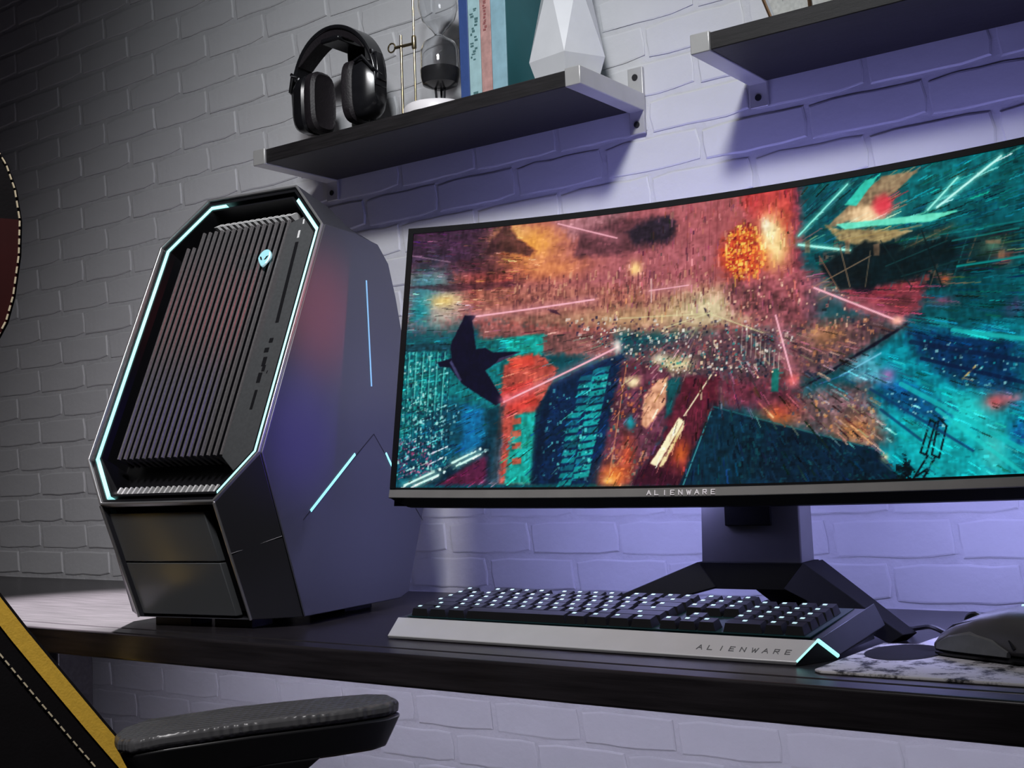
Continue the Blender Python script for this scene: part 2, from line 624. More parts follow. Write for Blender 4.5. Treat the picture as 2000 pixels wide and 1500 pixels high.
fs = []
for i in range(ns - 1):
    j = i + 1
    if i == ns - 2:
        continue        # front facet, own part
    fs.append((i, j, ns + j, ns + i))
    fs.append((2 * ns + i, 2 * ns + j, 3 * ns + j, 3 * ns + i))
for i in range(ns - 2):
    fs.append((ns + i, ns + i + 1, 2 * ns + i + 1, 2 * ns + i))
mb.add(vs, fs)
body = mb.build('shell', 'case_grey', tw, smooth=True)
# side panels (slightly proud plates with a panel seam)
for sg in (1, -1):
    P = [Vector((sg * PW, v, w)) for v, w in side_p]
    sp = MB().prism(P, (sg * 0.0025, 0, 0)).build('side_panel', 'case_grey', tw, bevel=0.0012)
    q = PW + 0.0028
    if sg > 0:
        def seam(a, b, wd, dp, name, mt, par):
            a, b = Vector((q, *a)), Vector((q, *b))
            d = (b - a).normalized()
            nrm = Vector((0, -d.z, d.y)) * wd / 2
            return MB().prism([a - nrm, b - nrm, b + nrm, a + nrm], (dp, 0, 0)).build(name, mt, par)
        seam((0.2663, 0.2411), (0.104, 0.132), 0.0010, 0.0002, 'seam', 'case_black', sp)
        seam((0.2663, 0.2411), (0.3860, 0.1170), 0.0010, 0.0002, 'seam', 'case_black', sp)
        seam((0.2579, 0.4532), (0.2633, 0.3067), 0.0026, 0.0006, 'light_line', 'led_blue', sp)
        seam((0.2200, 0.2139), (0.1193, 0.1425), 0.0036, 0.0006, 'light_line', 'led_side', sp)
        seam((0.2941, 0.2150), (0.3523, 0.1416), 0.0032, 0.0006, 'light_line', 'led_side', sp)
    # lower front facet between the side panel and the narrow foot of the front
    f = [(sg * PW, PK * (W2 - W3), W2), (sg * PWB, 0, W3), (sg * PWB, 0.0634, 0.012), (sg * PW, 0.1031, 0.012)]
    fo = MB().prism(f, (-sg * 0.004, 0.006, 0)).build('lower_facet', 'case_facet', tw, bevel=0.0008)
    if sg > 0:
        a = Vector((PWB, 0, W3)).lerp(Vector((PWB, 0.0634, 0.012)), 0.43) + Vector((0.0003, -0.0006, 0))
        b = Vector((PW, PK * (W2 - W3), W2)).lerp(Vector((PW, 0.1031, 0.012)), 0.50) + Vector((0.0003, -0.0006, 0))
        MB().tube([a, b], 0.0005, 5).build('seam', 'stand_grey', fo)
# front frame
ring(0.0, 0.0032, -0.0035, 0.006).build('front_rim', 'rim_silver', tw, bevel=0.0008)
ring(0.0032, 0.0085, 0.001, 0.02).build('front_channel', 'case_black', tw)
ring(0.014, 0.017, 0.004, 0.06).build('well_wall', 'case_black', tw)
MB().prism([fp(*p, 0.052) for p in inset(0.012)], fp(0, .3, .01) - fp(0, .3, 0)).build('well_floor', 'case_black', tw)
# light line: all round but for the middle of the top and the foot edge
A, B = inset(0.0088), inset(0.0138)
A2 = [Vector(p) for p in A]
B2 = [Vector(p) for p in B]


def led_run(idx, s0, s1):
    pa = [A2[i] for i in idx]
    pb = [B2[i] for i in idx]
    pa[0], pb[0] = pa[0].lerp(pa[1], s0), pb[0].lerp(pb[1], s0)
    pa[-1], pb[-1] = pa[-1].lerp(pa[-2], s1), pb[-1].lerp(pb[-2], s1)
    m_ = MB()
    rs = []
    for a_, b_ in zip(pa, pb):
        rs.append([fp(a_.x, a_.y, 0.003), fp(b_.x, b_.y, 0.003), fp(b_.x, b_.y, 0.02), fp(a_.x, a_.y, 0.02)])
    return m_.loft(rs).build('light_line', 'led_cyan', tw)


led_run([0, 1, 2, 3], 0.15, 0.05)
led_run([4, 5, 6, 7, 0], 0.02, 0.82)
# fins
NF = 17
for i in range(NF):
    u = -0.1035 + i * (0.172 / (NF - 1))
    hw = 0.0025
    ptop, pbot = 0.541, 0.222
    prof = [(-hw, 0.040), (-hw, 0.0145), (-hw * 0.5, 0.0115), (hw * 0.5, 0.0115), (hw, 0.0145), (hw, 0.040)]
    fin = MB().hexa([fp(u + a, pbot, d) for a, d in prof], [fp(u + a, ptop if u > -0.085 else 0.52, d) for a, d in prof]).build('grille_fin', 'fin_grey', tw)
    fin.data.materials.append(M['case_black'])  # black fin sides: shade of the gaps put into their colour
    for pi in (2, 6, 7):
        fin.data.polygons[pi].material_index = 1
    if u > -0.07:
        hb, q0, q1 = hw * 1.05, ptop + 0.004, ptop + 0.0125
        MB().hexa([fp(u - hb, q0, 0.030), fp(u + hb, q0, 0.030), fp(u + hb, q0, 0.009), fp(u - hb, q0, 0.009)],
                  [fp(u - hb + .004, q1, 0.030), fp(u + hb + .004, q1, 0.030), fp(u + hb + .004, q1, 0.016), fp(u - hb + .004, q1, 0.016)]).build('fin_tip_glint', 'fin_tip_glint', fin)
mb = MB()
for i in range(22):
    u = -0.092 + i * (0.188 / 21)
    mb.hexa([fp(u, 0.1785, 0.030), fp(u + .0028, 0.1785, 0.030), fp(u + .0028, 0.1785, 0.016), fp(u, 0.1785, 0.016)],
            [fp(u + .002, 0.188, 0.030), fp(u + .0048, 0.188, 0.030), fp(u + .0048, 0.188, 0.018), fp(u + .002, 0.188, 0.018)])
mb.build('lower_vent', 'fin_tip_glint', tw)
# port panel at the right of the fins
I14 = inset(0.0138)
pp = [(0.0765, 0.217), (0.1010, I14[3][1] + 0.028), (I14[2][0], I14[2][1]), (I14[1][0], I14[1][1]), (0.108, 0.542), (0.0765, 0.532)]
po = MB().prism([fp(*p, 0.0065) for p in pp], fp(0, .3, .02) - fp(0, .3, 0)).build('port_panel', 'port_panel', tw, bevel=0.001)


def slot(u0, w0, u1, w1, wd, name, mt, par, d=0.0060):
    a, b = fp(u0, w0, d), fp(u1, w1, d)
    dr = (b - a).normalized()
    nr = Vector((1, 0, 0)) - dr * dr.x
    nr = nr.normalized() * wd / 2
    n_ = fp(0, .3, 0) - fp(0, .3, 0.0006)
    return MB().prism([a - nr, b - nr, b + nr, a + nr], -n_).build(name, mt, par)


slot(0.0990, 0.5010, 0.1040, 0.3876, 0.0052, 'disc_slot', 'case_black', po)
slot(0.0978, 0.518, 0.0985, 0.507, 0.0030, 'drive_light', 'fin_tip_glint', po)
slot(0.1000, 0.534, 0.1010, 0.527, 0.0022, 'drive_light', 'fin_tip_glint', po)
slot(0.1020, 0.299, 0.1018, 0.2744, 0.0042, 'card_slot', 'case_black', po)
for (u, w, hh, ww) in ((0.1029, 0.3639, .006, .006), (0.0999, 0.3512, .006, .007), (0.1015, 0.336, .012, .006), (0.1035, 0.327, .008, .005), (0.1008, 0.315, .013, .006)):
    slot(u, w + hh / 2, u, w - hh / 2, ww, 'port', 'case_black', po)
slot(0.1105, 0.3200, 0.1112, 0.3235, 0.0012, 'port', 'case_black', po)
# badge: a long-skulled head in cyan with slanted dark eyes
bc = fp(0.0514, 0.4829, 0.008)
ux, uw = Vector((1, 0, 0)), (fp(0, .4, 0) - fp(0, .3, 0)).normalized()
nn = (fp(0, .3, 0) - fp(0, .3, .01)).normalized()
head = []
for k in range(28):
    a = 2 * math.pi * k / 28
    wdt = 0.0105 * (1.0 if math.sin(a) > -0.1 else (1.0 + 0.55 * math.sin(a)))
    head.append(bc + ux * (wdt * math.cos(a)) + uw * (0.0135 * math.sin(a)))
bd = MB().prism(head, nn * 0.004).build('badge', 'badge_cyan', tw, bevel=0.001)
for sg in (-1, 1):
    e = [bc + nn * 0.0042 + ux * (sg * (0.0015 + 0.0058 * t_)) + uw * (-0.004 + 0.0062 * t_ + off * (1 - abs(2 * t_ - 1)) * 0.0022) for t_, off in ((0, 0), (.5, 1), (1, 0), (.5, -1))]
    MB().prism(e, nn * 0.0006).build('eye', 'case_black', bd)
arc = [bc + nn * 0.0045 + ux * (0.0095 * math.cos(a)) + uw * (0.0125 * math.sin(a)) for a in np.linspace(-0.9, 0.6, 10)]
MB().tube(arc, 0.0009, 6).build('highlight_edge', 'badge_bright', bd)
# lower front: recessed two-part glossy panel between silver rims
B1, G1 = Vector((-PWB, 0, W3)), Vector((-PWB, 0.0634, 0.012))
B2_, G2_ = Vector((PWB, 0, W3)), Vector((PWB, 0.0634, 0.012))


def lf(u, t_, d=0.0):
    p = Vector((u, 0.0634 * t_, W3 + (0.012 - W3) * t_))
    n_ = Vector((0, (W3 - 0.012), 0.0634)).normalized()
    return p + Vector((0, n_.y * d, -abs(n_.z) * d * 0 + n_.z * d))


MB().prism([lf(-PWB, 0, 0.02), lf(PWB, 0, 0.02), lf(PWB, 1, 0.02), lf(-PWB, 1, 0.02)], (0, 0.004, 0)).build('lower_recess', 'case_black', tw)
MB().prism([lf(-PWB + 0.003, 0.085, 0.005), lf(PWB - 0.026, 0.085, 0.005), lf(PWB - 0.026, 0.512, 0.005), lf(-PWB + 0.003, 0.512, 0.005)], (0, 0.012, 0)).build('lower_panel', 'gloss_panel', tw, bevel=0.001)
MB().prism([lf(-PWB + 0.003, 0.525, 0.005), lf(PWB - 0.026, 0.525, 0.005), lf(PWB - 0.026, 0.99, 0.005), lf(-PWB + 0.003, 0.99, 0.005)], (0, 0.012, 0)).build('lower_panel', 'gloss_panel', tw, bevel=0.001)
for sg in (-1, 1):
    a, b = Vector((sg * PWB, -0.001, W3)), Vector((sg * PWB, 0.0625, 0.012))
    MB().tube([a, b], 0.0019, 6).build('lower_rim', 'rim_silver', tw)
    mb = MB().box(sg * 0.05 - 0.03, sg * 0.05 + 0.03, 0.08, 0.12, 0, 0.013)
    mb.build('foot', 'case_black', tw)
    MB().box(sg * 0.07 - 0.03, sg * 0.07 + 0.03, 0.25, 0.315, 0, 0.013).build('foot', 'case_black', tw)

# ------------------------------------------------------------------ monitor
MC = Vector((-0.5839, -0.2677, 0.1377))
MTH, MTI, MH, MR, MWD = 0.0678, 0.1634, 0.3622, 2.2433, 0.92
MBASE = Vector((-0.6215, -0.20, 0.0))
mon = thing('curved_monitor', 'wide curved monitor on a splayed stand showing a teal and orange space battle', 'monitor', MBASE)


def mp_(s, h, d=0.0):
    """point of the curved panel: s along the arc, h up from the chin's lower edge, d behind the glass"""
    ph = s / MR
    u = (MR + d) * math.sin(ph)
    v = (MR + d) * math.cos(ph) - MR
    vv = v * math.cos(MTI) + h * math.sin(MTI)
    w = h * math.cos(MTI) - v * math.sin(MTI)
    c, s_ = math.cos(MTH), math.sin(MTH)
    return MC + Vector((c * u - s_ * vv, s_ * u + c * vv, w)) - MBASE


def arc_bar(s0, s1, h0, h1, d0, d1, n=40):
    rs = []
    for s in np.linspace(s0, s1, n):
        rs.append([mp_(s, h0, d0), mp_(s, h1, d0), mp_(s, h1, d1), mp_(s, h0, d1)])
    return MB().loft(rs)


HW = MWD / 2
BZ = 0.0075
arc_bar(-HW, HW, MH - BZ, MH, -0.0015, 0.014).build('bezel', 'monitor_black', mon)
arc_bar(-HW, -HW + BZ, 0.022, MH - BZ, -0.0015, 0.014, 3).build('bezel', 'monitor_black', mon)
arc_bar(HW - BZ, HW, 0.022, MH - BZ, -0.0015, 0.014, 3).build('bezel', 'monitor_black', mon)
arc_bar(-HW, HW, 0.0205, 0.0235, -0.0005, 0.014).build('bezel', 'monitor_black', mon)
rs = []
for s in np.linspace(-HW, HW, 40):
    rs.append([mp_(s, 0.010, -0.004), mp_(s, 0.0205, -0.003), mp_(s, 0.0205, 0.014), mp_(s, 0.010, 0.014)])
chin = MB().loft(rs).build('chin', 'chin_grey', mon, bevel=0.001)
rs = []
for s in np.linspace(-HW, HW, 40):
    e = min(1.0, (HW - abs(s)) / 0.012)
    rs.append([mp_(s, 0.010 - 0.010 * e ** 0.5, 0.004), mp_(s, 0.010, -0.0035), mp_(s, 0.010, 0.014), mp_(s, 0.010 - 0.010 * e ** 0.5, 0.014)])
MB().loft(rs).build('lower_edge', 'monitor_black', mon)
# back shell: bulging in the middle
rs = []
for s in np.linspace(-HW, HW, 40):
    b = 0.022 + 0.030 * (1 - (abs(s) / HW) ** 2)
    rs.append([mp_(s, 0.002, 0.014), mp_(s, MH, 0.014), mp_(s, MH - 0.03, b), mp_(s, 0.19, b + 0.006), mp_(s, 0.04, b)])
MB().loft(rs).build('back_shell', 'monitor_black', mon, smooth=True)
# glowing light bars on the back of the monitor
for (s0, s1, h0, h1) in ((-0.40, 0.40, 0.262, 0.272), (-0.42, -0.08, 0.030, 0.046), (0.08, 0.42, 0.030, 0.046)):
    rs = []
    for s in np.linspace(s0, s1, 24):
        b = 0.024 + 0.030 * (1 - (abs(s) / HW) ** 2)
        rs.append([mp_(s, h0, b - 0.002), mp_(s, h1, b - 0.002), mp_(s, h1, b + 0.008), mp_(s, h0, b + 0.008)])
    MB().loft(rs).build('back_light', 'back_glow_soft' if h0 > 0.2 else 'back_glow', mon)
a0, a1 = mp_(-0.122, 0.0125, -0.0044), mp_(-0.034, 0.0125, -0.0044)
lettering('lettering', 'ALIENWARE', 'letter_light', chin, mp_(-0.1215, 0.0125, -0.0043), a1 - a0, mp_(0, .1) - mp_(0, 0), 0.0049, 0.0096, 0.0009)

# screen picture: painted per vertex on the panel
SU, SV = 860, 340
S_L, S_R, S_B, S_T = -HW + BZ, HW - BZ, 0.0235, MH - BZ
# >>> screen paint
ART = [
    ('B',(688.1,117.3),900,500,(14,82,92),1,8),
    ('P',((-14.5,344.6),(510.1,345.5),(513.4,214.4),(-11.1,206.2)),(150,92,98),1,14,0.2),
    ('B',(456.5,275.2),120,80,(168,92,92),0.8,2),
    ('B',(356.8,269.3),110,40,(160,98,104),0.8,2),
    ('P',((-21.4,338.1),(123.6,339.9),(146.4,310.6),(168.6,288.6),(141.3,277.6),(93.2,254.4),(-15.4,261.1)),(62,40,62),0.95,5,0.4),
    ('P',((-13.9,288.7),(154.6,289.8),(183.9,260.8),(101,243.9),(-11.7,260.9)),(84,48,58),0.8,5,0.4),
    ('B',(164.3,303.6),42,26,(240,158,84),1,2),
    ('B',(138.8,321.4),22,12,(244,180,110),0.8,2),
    ('B',(193.8,269.8),50,16,(226,140,92),0.8,2),
    ('P',((197.6,332.3),(302.6,336.4),(276.6,316.9),(223.1,303.1)),(150,112,118),0.7,6,0.3),
    ('P',((229.5,312.3),(286.4,323.5),(348.9,322),(354.5,307.3),(351.2,283.7),(304.5,280.2),(264.7,279.3),(224.1,280.1)),(92,58,66),0.85,4,0.3),
    ('P',((293.6,307.1),(323,317.7),(346.4,319.7),(355.7,310.9),(354.7,297.1),(346,286.9),(318.5,291.4),(304.2,287.9)),(44,36,50),0.92,4,0.4),
    ('P',((59.8,273.6),(141.7,270.9),(151.3,223.9),(95,227.6),(73.1,235.6)),(140,72,66),0.7,4,0.5),
    ('P',((92.6,264.6),(105.4,263.6),(107.3,233.5),(94.5,234.3)),(186,110,92),0.8,1,0.15),
    ('P',((115.5,260.9),(126.8,260.1),(128.5,232.1),(117.2,232.8)),(176,100,84),0.8,1,0.15),
    ('L',(90.8,237.9),(124.2,233.7),1,(255,190,150),0.9,2),
    ('L',(-0.2,301.7),(55.1,289.6),0.9,(170,130,150),0.7,1),
    ('P',((-2.1,277.6),(48.7,277.8),(51.4,259.9),(-2.3,261.8)),(150,128,126),0.7,2,0.15),
    ('P',((100.4,254),(510.4,223.5),(513.5,168.2),(346.5,177.6),(145.8,198.1),(95.8,214.3)),(158,104,92),0.85,6,0.4),
    ('S',((114.4,256.3),(504.6,224.3),(504.7,192.2),(116.2,226.3)),((90,52,60),(110,64,64),(190,130,110)),260,1,3.2,3.5,0.6),
    ('B',(393.1,200.8),52,22,(206,200,160),0.85,2),
    ('B',(300.7,199.9),90,14,(196,160,120),0.6,2),
    ('B',(305.2,259.2),8,9,(250,200,130),0.9,2),
    ('B',(25.5,248.6),30,34,(52,128,140),0.9,2),
    ('B',(52,230.1),26,26,(190,176,158),0.85,2),
    ('B',(50,238.3),20,8,(240,200,120),0.8,2),
    ('B',(16.4,225.3),12,16,(20,132,140),0.9,2),
    ('P',((96,210.9),(281.4,188.9),(286.1,151.2),(188.9,163.4),(105.8,167.6)),(150,86,82),0.8,5,0.35),
    ('S',((213.9,206.6),(457.5,185.5),(470,126.2),(270.2,139.8)),((40,38,66),(72,56,80),(222,220,214),(200,190,170),(110,70,80)),620,0.8,2.6,1.6,0.75),
    ('P',((289.1,157.2),(409,178.3),(504.8,169.1),(505.1,100.8),(410.8,83.8),(310.5,100.9)),(116,66,74),0.75,8,0.4),
    ('S',((302.2,156.3),(504.8,169.1),(505.1,100.8),(348.7,99)),((60,40,60),(210,190,170),(60,120,124),(160,90,80),(30,50,70)),520,0.8,3,1.8,0.65),
    ('B',(360.1,140.2),20,9,(222,214,160),0.9,2),
    ('B',(341,147.6),10,6,(230,224,190),0.8,2),
    ('P',((-5.8,184.3),(62.2,186.8),(146.5,185.1),(146.7,4.5),(-6,4.7)),(18,112,116),1,3,0.35),
    ('P',((-5.8,184.3),(69.5,183.8),(70.2,173.2),(-4.9,172.2)),(24,56,70),0.8,2,0.3),
    ('P',((60.3,110.6),(141.4,95.4),(146.7,4.5),(-2.5,4.7),(-2.2,46.7)),(16,74,98),0.8,10,0.4),
    ('S',((-4.9,172.2),(63.4,169.5),(67,14.2),(-3.2,14.3)),((120,220,210),(60,180,176),(14,62,84),(10,40,66),(190,240,230)),700,0.7,1.9,2.6,0.75),
    ('P',((85.4,103.4),(113.7,96.2),(114.2,32.8),(86.6,33.1)),(20,118,168),0.7,4,0.2),
    ('S',((-7.3,66.3),(50.4,52.6),(46.8,4.8),(-3.9,4.7)),((150,74,110),(110,50,90),(20,30,60),(200,120,150)),240,0.8,1.9,1.4,0.8),
    ('S',((10.5,111.9),(81.9,103.5),(71.8,46),(8.4,46.6)),((8,22,44),(12,40,60),(180,220,220)),220,0.8,1.8,2,0.7),
    ('P',((53.9,2.9),(123.6,47.8),(131,4.5)),(88,36,68),1,2,0.2),
    ('P',((18.7,4.8),(126.4,57.8),(129.9,45.1),(53.9,2.9)),(8,36,56),0.8,2,0.3),
    ('L',(11.8,2.8),(50.6,19.4),2.6,(205,255,242),1,5),
    ('L',(27.3,2.9),(57.2,15.5),2.6,(205,255,242),1,5),
    ('L',(75,30.7),(105.2,44.3),2.6,(205,255,242),1,5),
    ('L',(81.5,26.8),(112.3,41),2.6,(205,255,242),1,5),
    ('L',(42.7,41.2),(67.3,51.1),1.5,(225,235,245),1,0),
    ('L',(43.6,29),(62.6,37.8),1.5,(225,235,245),1,0),
    ('B',(58.8,22.5),2,2,(225,255,250),1,6),
    ('B',(65.3,19.3),2,2,(225,255,250),1,6),
    ('B',(111.9,47.3),2,2,(225,255,250),1,6),
    ('B',(119,44.7),2,2,(225,255,250),1,6),
    ('P',((138.2,185.5),(189,187.7),(188.9,163.4),(183.2,141.4),(141.8,146.5)),(22,140,132),1,1.5,0.35),
    ('P',((138.1,151.8),(183.4,163.7),(210.2,143.2),(187,93.9),(187.7,4.1),(129.7,4.5),(134.5,95.6)),(176,84,74),1,2,0.3),
    ('P',((141.1,159.4),(175.2,164.1),(179.4,149.8),(148.8,144.9)),(214,80,66),0.9,2,0.2),
    ('P',((139.9,120.9),(176.9,132.1),(185.4,100.2),(151.8,91.9),(138.9,101.8)),(206,72,66),0.9,2,0.3),
    ('P',((155.5,87.4),(189.8,93.8),(187.7,4.1),(146.7,4.5)),(30,150,142),1,2,0.35),
    ('P',((152.3,83.7),(164.5,85.2),(164.9,77),(152.7,76.1)),(196,88,70),0.85,0.8,0.15),
    ('P',((153.2,68.5),(165.3,70.1),(165.8,62),(153.6,61)),(196,88,70),0.85,0.8,0.15),
    ('P',((154,53.5),(166.1,55.1),(166.6,47),(154.4,46)),(196,88,70),0.85,0.8,0.15),
    ('P',((155.1,34.7),(167.2,36.4),(167.6,28.4),(155.5,27.3)),(196,88,70),0.85,0.8,0.15),
    ('P',((127.4,64.1),(143.2,63.7),(139.9,4.5),(126.3,4.6)),(130,130,150),0.7,3,0.3),
    ('P',((201.1,123.4),(237.1,140.5),(292.4,157),(298.5,149.2),(282.8,65.9),(267.8,3.2),(183.7,4.2),(187,68.9)),(14,44,78),1,1.5,0.35),
    ('P',((240.1,132.2),(257.3,133.7),(254.9,127),(237.7,126.7)),(24,150,146),0.45,0.7,0.15),
    ('P',((257,140),(277.9,142.5),(276.2,135.8),(255.3,133.9)),(30,168,162),0.5,0.7,0.15),
    ('P',((239.1,123.1),(256.2,124.7),(253.9,118),(236.7,117.6)),(24,150,146),0.8,0.7,0.15),
    ('P',((255.5,131),(276.4,133.5),(274.7,126.8),(253.8,124.8)),(30,168,162),0.85,0.7,0.15),
    ('P',((238.1,114.1),(255.2,115.7),(252.8,109),(235.7,108.6)),(24,150,146),0.8,0.7,0.15),
    ('P',((254,122),(274.9,124.6),(273.2,117.9),(252.3,115.9)),(30,168,162),0.85,0.7,0.15),
    ('P',((237.1,105),(254.2,106.7),(251.8,100.1),(234.7,99.6)),(24,150,146),0.45,0.7,0.15),
    ('P',((252.5,113),(273.4,115.6),(271.7,109),(250.8,106.9)),(30,168,162),0.85,0.7,0.15),
    ('P',((236,96),(253.1,97.8),(250.8,91.1),(233.6,90.5)),(24,150,146),0.8,0.7,0.15),
    ('P',((251,104),(271.8,106.7),(270.2,100.1),(249.3,97.9)),(30,168,162),0.5,0.7,0.15),
    ('P',((227.1,87.3),(244.2,89.1),(241.8,82.4),(224.7,81.8)),(24,150,146),0.8,0.7,0.15),
    ('P',((249.5,95.1),(270.3,97.8),(268.6,91.2),(247.8,89)),(30,168,162),0.85,0.7,0.15),
    ('P',((226.1,78.3),(243.2,80.2),(240.8,73.5),(223.7,72.8)),(24,150,146),0.45,0.7,0.15),
    ('P',((248,86.1),(268.8,88.9),(267.1,82.3),(246.3,80)),(30,168,162),0.85,0.7,0.15),
    ('P',((225,69.3),(242.1,71.2),(239.8,64.6),(222.7,63.8)),(24,150,146),0.8,0.7,0.15),
    ('P',((246.5,77.2),(267.3,80.1),(265.6,73.4),(244.8,71.1)),(30,168,162),0.85,0.7,0.15),
    ('P',((224,60.3),(241.1,62.3),(238.8,55.6),(221.7,54.9)),(24,150,146),0.8,0.7,0.15),
    ('P',((245,68.3),(265.8,71.2),(264.1,64.6),(243.3,62.2)),(30,168,162),0.5,0.7,0.15),
    ('P',((223,51.4),(240.1,53.4),(237.8,46.7),(220.7,45.9)),(24,150,146),0.45,0.7,0.15),
    ('P',((243.5,59.4),(264.3,62.4),(262.6,55.8),(241.8,53.3)),(30,168,162),0.85,0.7,0.15),
    ('P',((222.1,42.4),(239.1,44.5),(236.8,37.8),(219.7,37)),(24,150,146),0.8,0.7,0.15),
    ('P',((242,50.5),(262.8,53.5),(261.1,46.9),(240.3,44.4)),(30,168,162),0.85,0.7,0.15),
    ('P',((221.1,33.5),(238.1,35.6),(235.8,29),(218.7,28.1)),(24,150,146),0.8,0.7,0.15),
    ('P',((240.5,41.6),(261.3,44.7),(259.6,38.1),(238.8,35.6)),(30,168,162),0.85,0.7,0.15),
    ('P',((220.1,24.6),(237.1,26.7),(234.8,20.1),(217.7,19.2)),(24,150,146),0.45,0.7,0.15),
    ('P',((239.1,32.8),(259.8,35.9),(258.1,29.3),(237.4,26.7)),(30,168,162),0.5,0.7,0.15),
    ('P',((219.1,15.7),(236.1,17.9),(233.8,11.3),(216.7,10.3)),(24,150,146),0.8,0.7,0.15),
    ('P',((237.6,23.9),(258.3,27.1),(256.7,20.6),(235.9,17.9)),(30,168,162),0.85,0.7,0.15),
    ('P',((218.1,6.9),(235.1,9.1),(232.8,2.5),(215.7,1.4)),(24,150,146),0.8,0.7,0.15),
    ('P',((236.1,15.1),(256.8,18.4),(255.2,11.8),(234.4,9.1)),(30,168,162),0.85,0.7,0.15),
    ('S',((197.9,118.5),(283.3,139.1),(262.5,6.3),(186.9,7.2)),((120,230,220),(10,30,60),(8,24,50)),300,0.8,2.2,2,0.6),
    ('P',((292.6,150.8),(347.6,135),(367.2,109.8),(343.7,51.7),(307.6,0.9),(266.6,1.5)),(96,54,70),0.95,3,0.4),
    ('S',((283.7,126.7),(348,122.9),(320,5.4),(272.2,6.1)),((226,140,80),(70,30,50),(200,180,160),(20,110,110)),240,0.8,2.6,2.2,0.6),
    ('P',((321.9,103.4),(338.5,122.3),(351.7,125.7),(348.8,93),(325.7,65.4),(319.2,70.5)),(222,160,130),0.95,1.5,0.3),
    ('B',(307.2,122.3),9,7,(244,220,170),0.95,3),
    ('P',((351.1,122.7),(369.9,122.8),(367.7,86.1),(349.2,78.1)),(10,92,96),0.85,2,0.15),
    ('B',(286.8,11.9),18,14,(232,128,62),0.95,2),
    ('B',(280.5,7.2),7,5,(250,190,120),0.9,2),
    ('B',(303.2,35.3),10,24,(206,96,60),0.7,2),
    ('B',(306.3,74),6,8,(30,150,160),0.9,3),
    ('L',(299.2,147.3),(281.6,11.9),1,(220,150,110),0.7,1),
    ('P',((369.9,124.5),(413.1,121.6),(410.8,83.8),(369.9,-0.2),(308.8,0.9),(343.7,51.7)),(94,34,52),0.95,3,0.3),
    ('P',((320.6,25.9),(349.6,19.3),(375.9,4.2),(369.9,-1.4),(310.8,-0.4)),(64,24,44),0.9,3,0.15),
    ('P',((332,25.6),(340.2,21.3),(371.8,72.9),(365.5,77.3)),(250,238,190),1,0.8,0.05),
    ('P',((342.1,21.9),(347.1,20.6),(374.3,70.5),(372.4,72.9)),(236,214,160),1,0.8,0.05),
    ('L',(371.7,78.8),(405.1,126.3),1.4,(240,232,190),0.9,1),
    ('B',(369,36.2),10,14,(226,120,50),0.7,2),
    ('P',((430.9,351.5),(508.9,350.6),(504.3,292.3),(468.5,285.6),(437.6,320.7)),(186,66,66),0.75,8,0.3),
    ('P',((495.2,345.1),(507.7,345.9),(511.6,238),(498.7,233.8)),(120,60,78),0.8,4,0.3),
    ('B',(441.4,263.8),33,33,(186,74,48),1,6),
    ('S',((420.7,287.3),(436.6,298.6),(453.9,295),(466.2,277.5),(468.8,255.5),(459.4,235.1),(440.1,229),(422.7,240.7),(414.3,264.8)),((250,170,70),(240,120,60),(120,30,40),(255,210,110)),460,0.8,2.4,1.8,0.85),
    ('B',(474.7,272.7),18,32,(244,150,86),0.9,2),
    ('B',(471.6,282.1),10,18,(255,232,176),1,2),
    ('B',(479.5,263),9,18,(252,214,150),0.9,2),
    ('B',(465.4,292.1),6,8,(255,240,200),0.9,2),
    ('P',((420.4,234.3),(527.8,230),(527.8,166.8),(469.6,172.6),(420.9,201.1)),(126,70,84),0.7,8,0.5),
    ('P',((505.3,343.3),(749.8,347.5),(742.8,142),(663.5,151.7),(584.2,205.5),(510.4,238.2)),(10,84,92),1,5,0.3),
    ('P',((585.3,337.6),(746.9,337.2),(745.3,288.7),(681.6,268.4),(617.6,251.4),(584.6,256.6)),(14,104,108),0.8,12,0.3),
    ('P',((527.8,247.5),(579.1,266),(655.2,259.2),(675.8,242),(736.7,252.9),(742.5,204.3),(664.4,194.7),(584.1,194.3),(539.3,211.2)),(12,40,46),0.95,5,0.4),
    ('S',((522,260.1),(665.6,254.7),(664.4,194.7),(527.8,206.9)),((120,104,88),(10,24,30),(20,90,92),(150,80,70)),200,1,4.5,2.4,0.6),
    ('P',((534.8,278.2),(562.4,300.7),(597.6,326.5),(636.1,326),(614,307.8),(550.9,279.2)),(128,112,92),0.95,1.5,0.3),
    ('P',((556.7,301.7),(579.6,325.8),(592,325.8),(569.2,298.4)),(50,170,152),0.9,1,0.2),
    ('P',((534.8,281.7),(550.8,261.7),(584.6,248),(628.5,260.9),(550.9,274.5)),(150,132,98),0.85,2,0.3),
    ('P',((546.3,281.1),(675.5,274),(650.1,267.4),(579.2,273.5),(556.6,273.6)),(96,206,172),1,1,0.15),
    ('B',(584.9,288.2),24,14,(246,196,156),0.95,3),
    ('B',(597.2,294.7),12,12,(214,70,90),0.9,3),
    ('P',((550.7,209.8),(643.7,208.5),(637.9,176.5),(616.4,163.7),(556.2,186.4)),(140,58,70),0.85,5,0.35),
    ('P',((550.7,218.4),(595.3,218.1),(584.2,199.9),(573.1,198.5)),(26,24,36),0.95,2,0.15),
    ('L',(504.4,274.4),(559.7,324.7),1.6,(120,232,214),0.95,4),
    ('L',(504.4,263.7),(562.1,249),2,(150,244,226),0.95,4),
    ('L',(646.1,280.4),(677.3,309.8),1.6,(140,240,222),0.95,4),
    ('L',(655.7,281.5),(721.5,323.8),2,(170,250,236),0.95,4),
    ('L',(617.6,251.4),(741.6,252),0.8,(24,140,140),0.95,4),
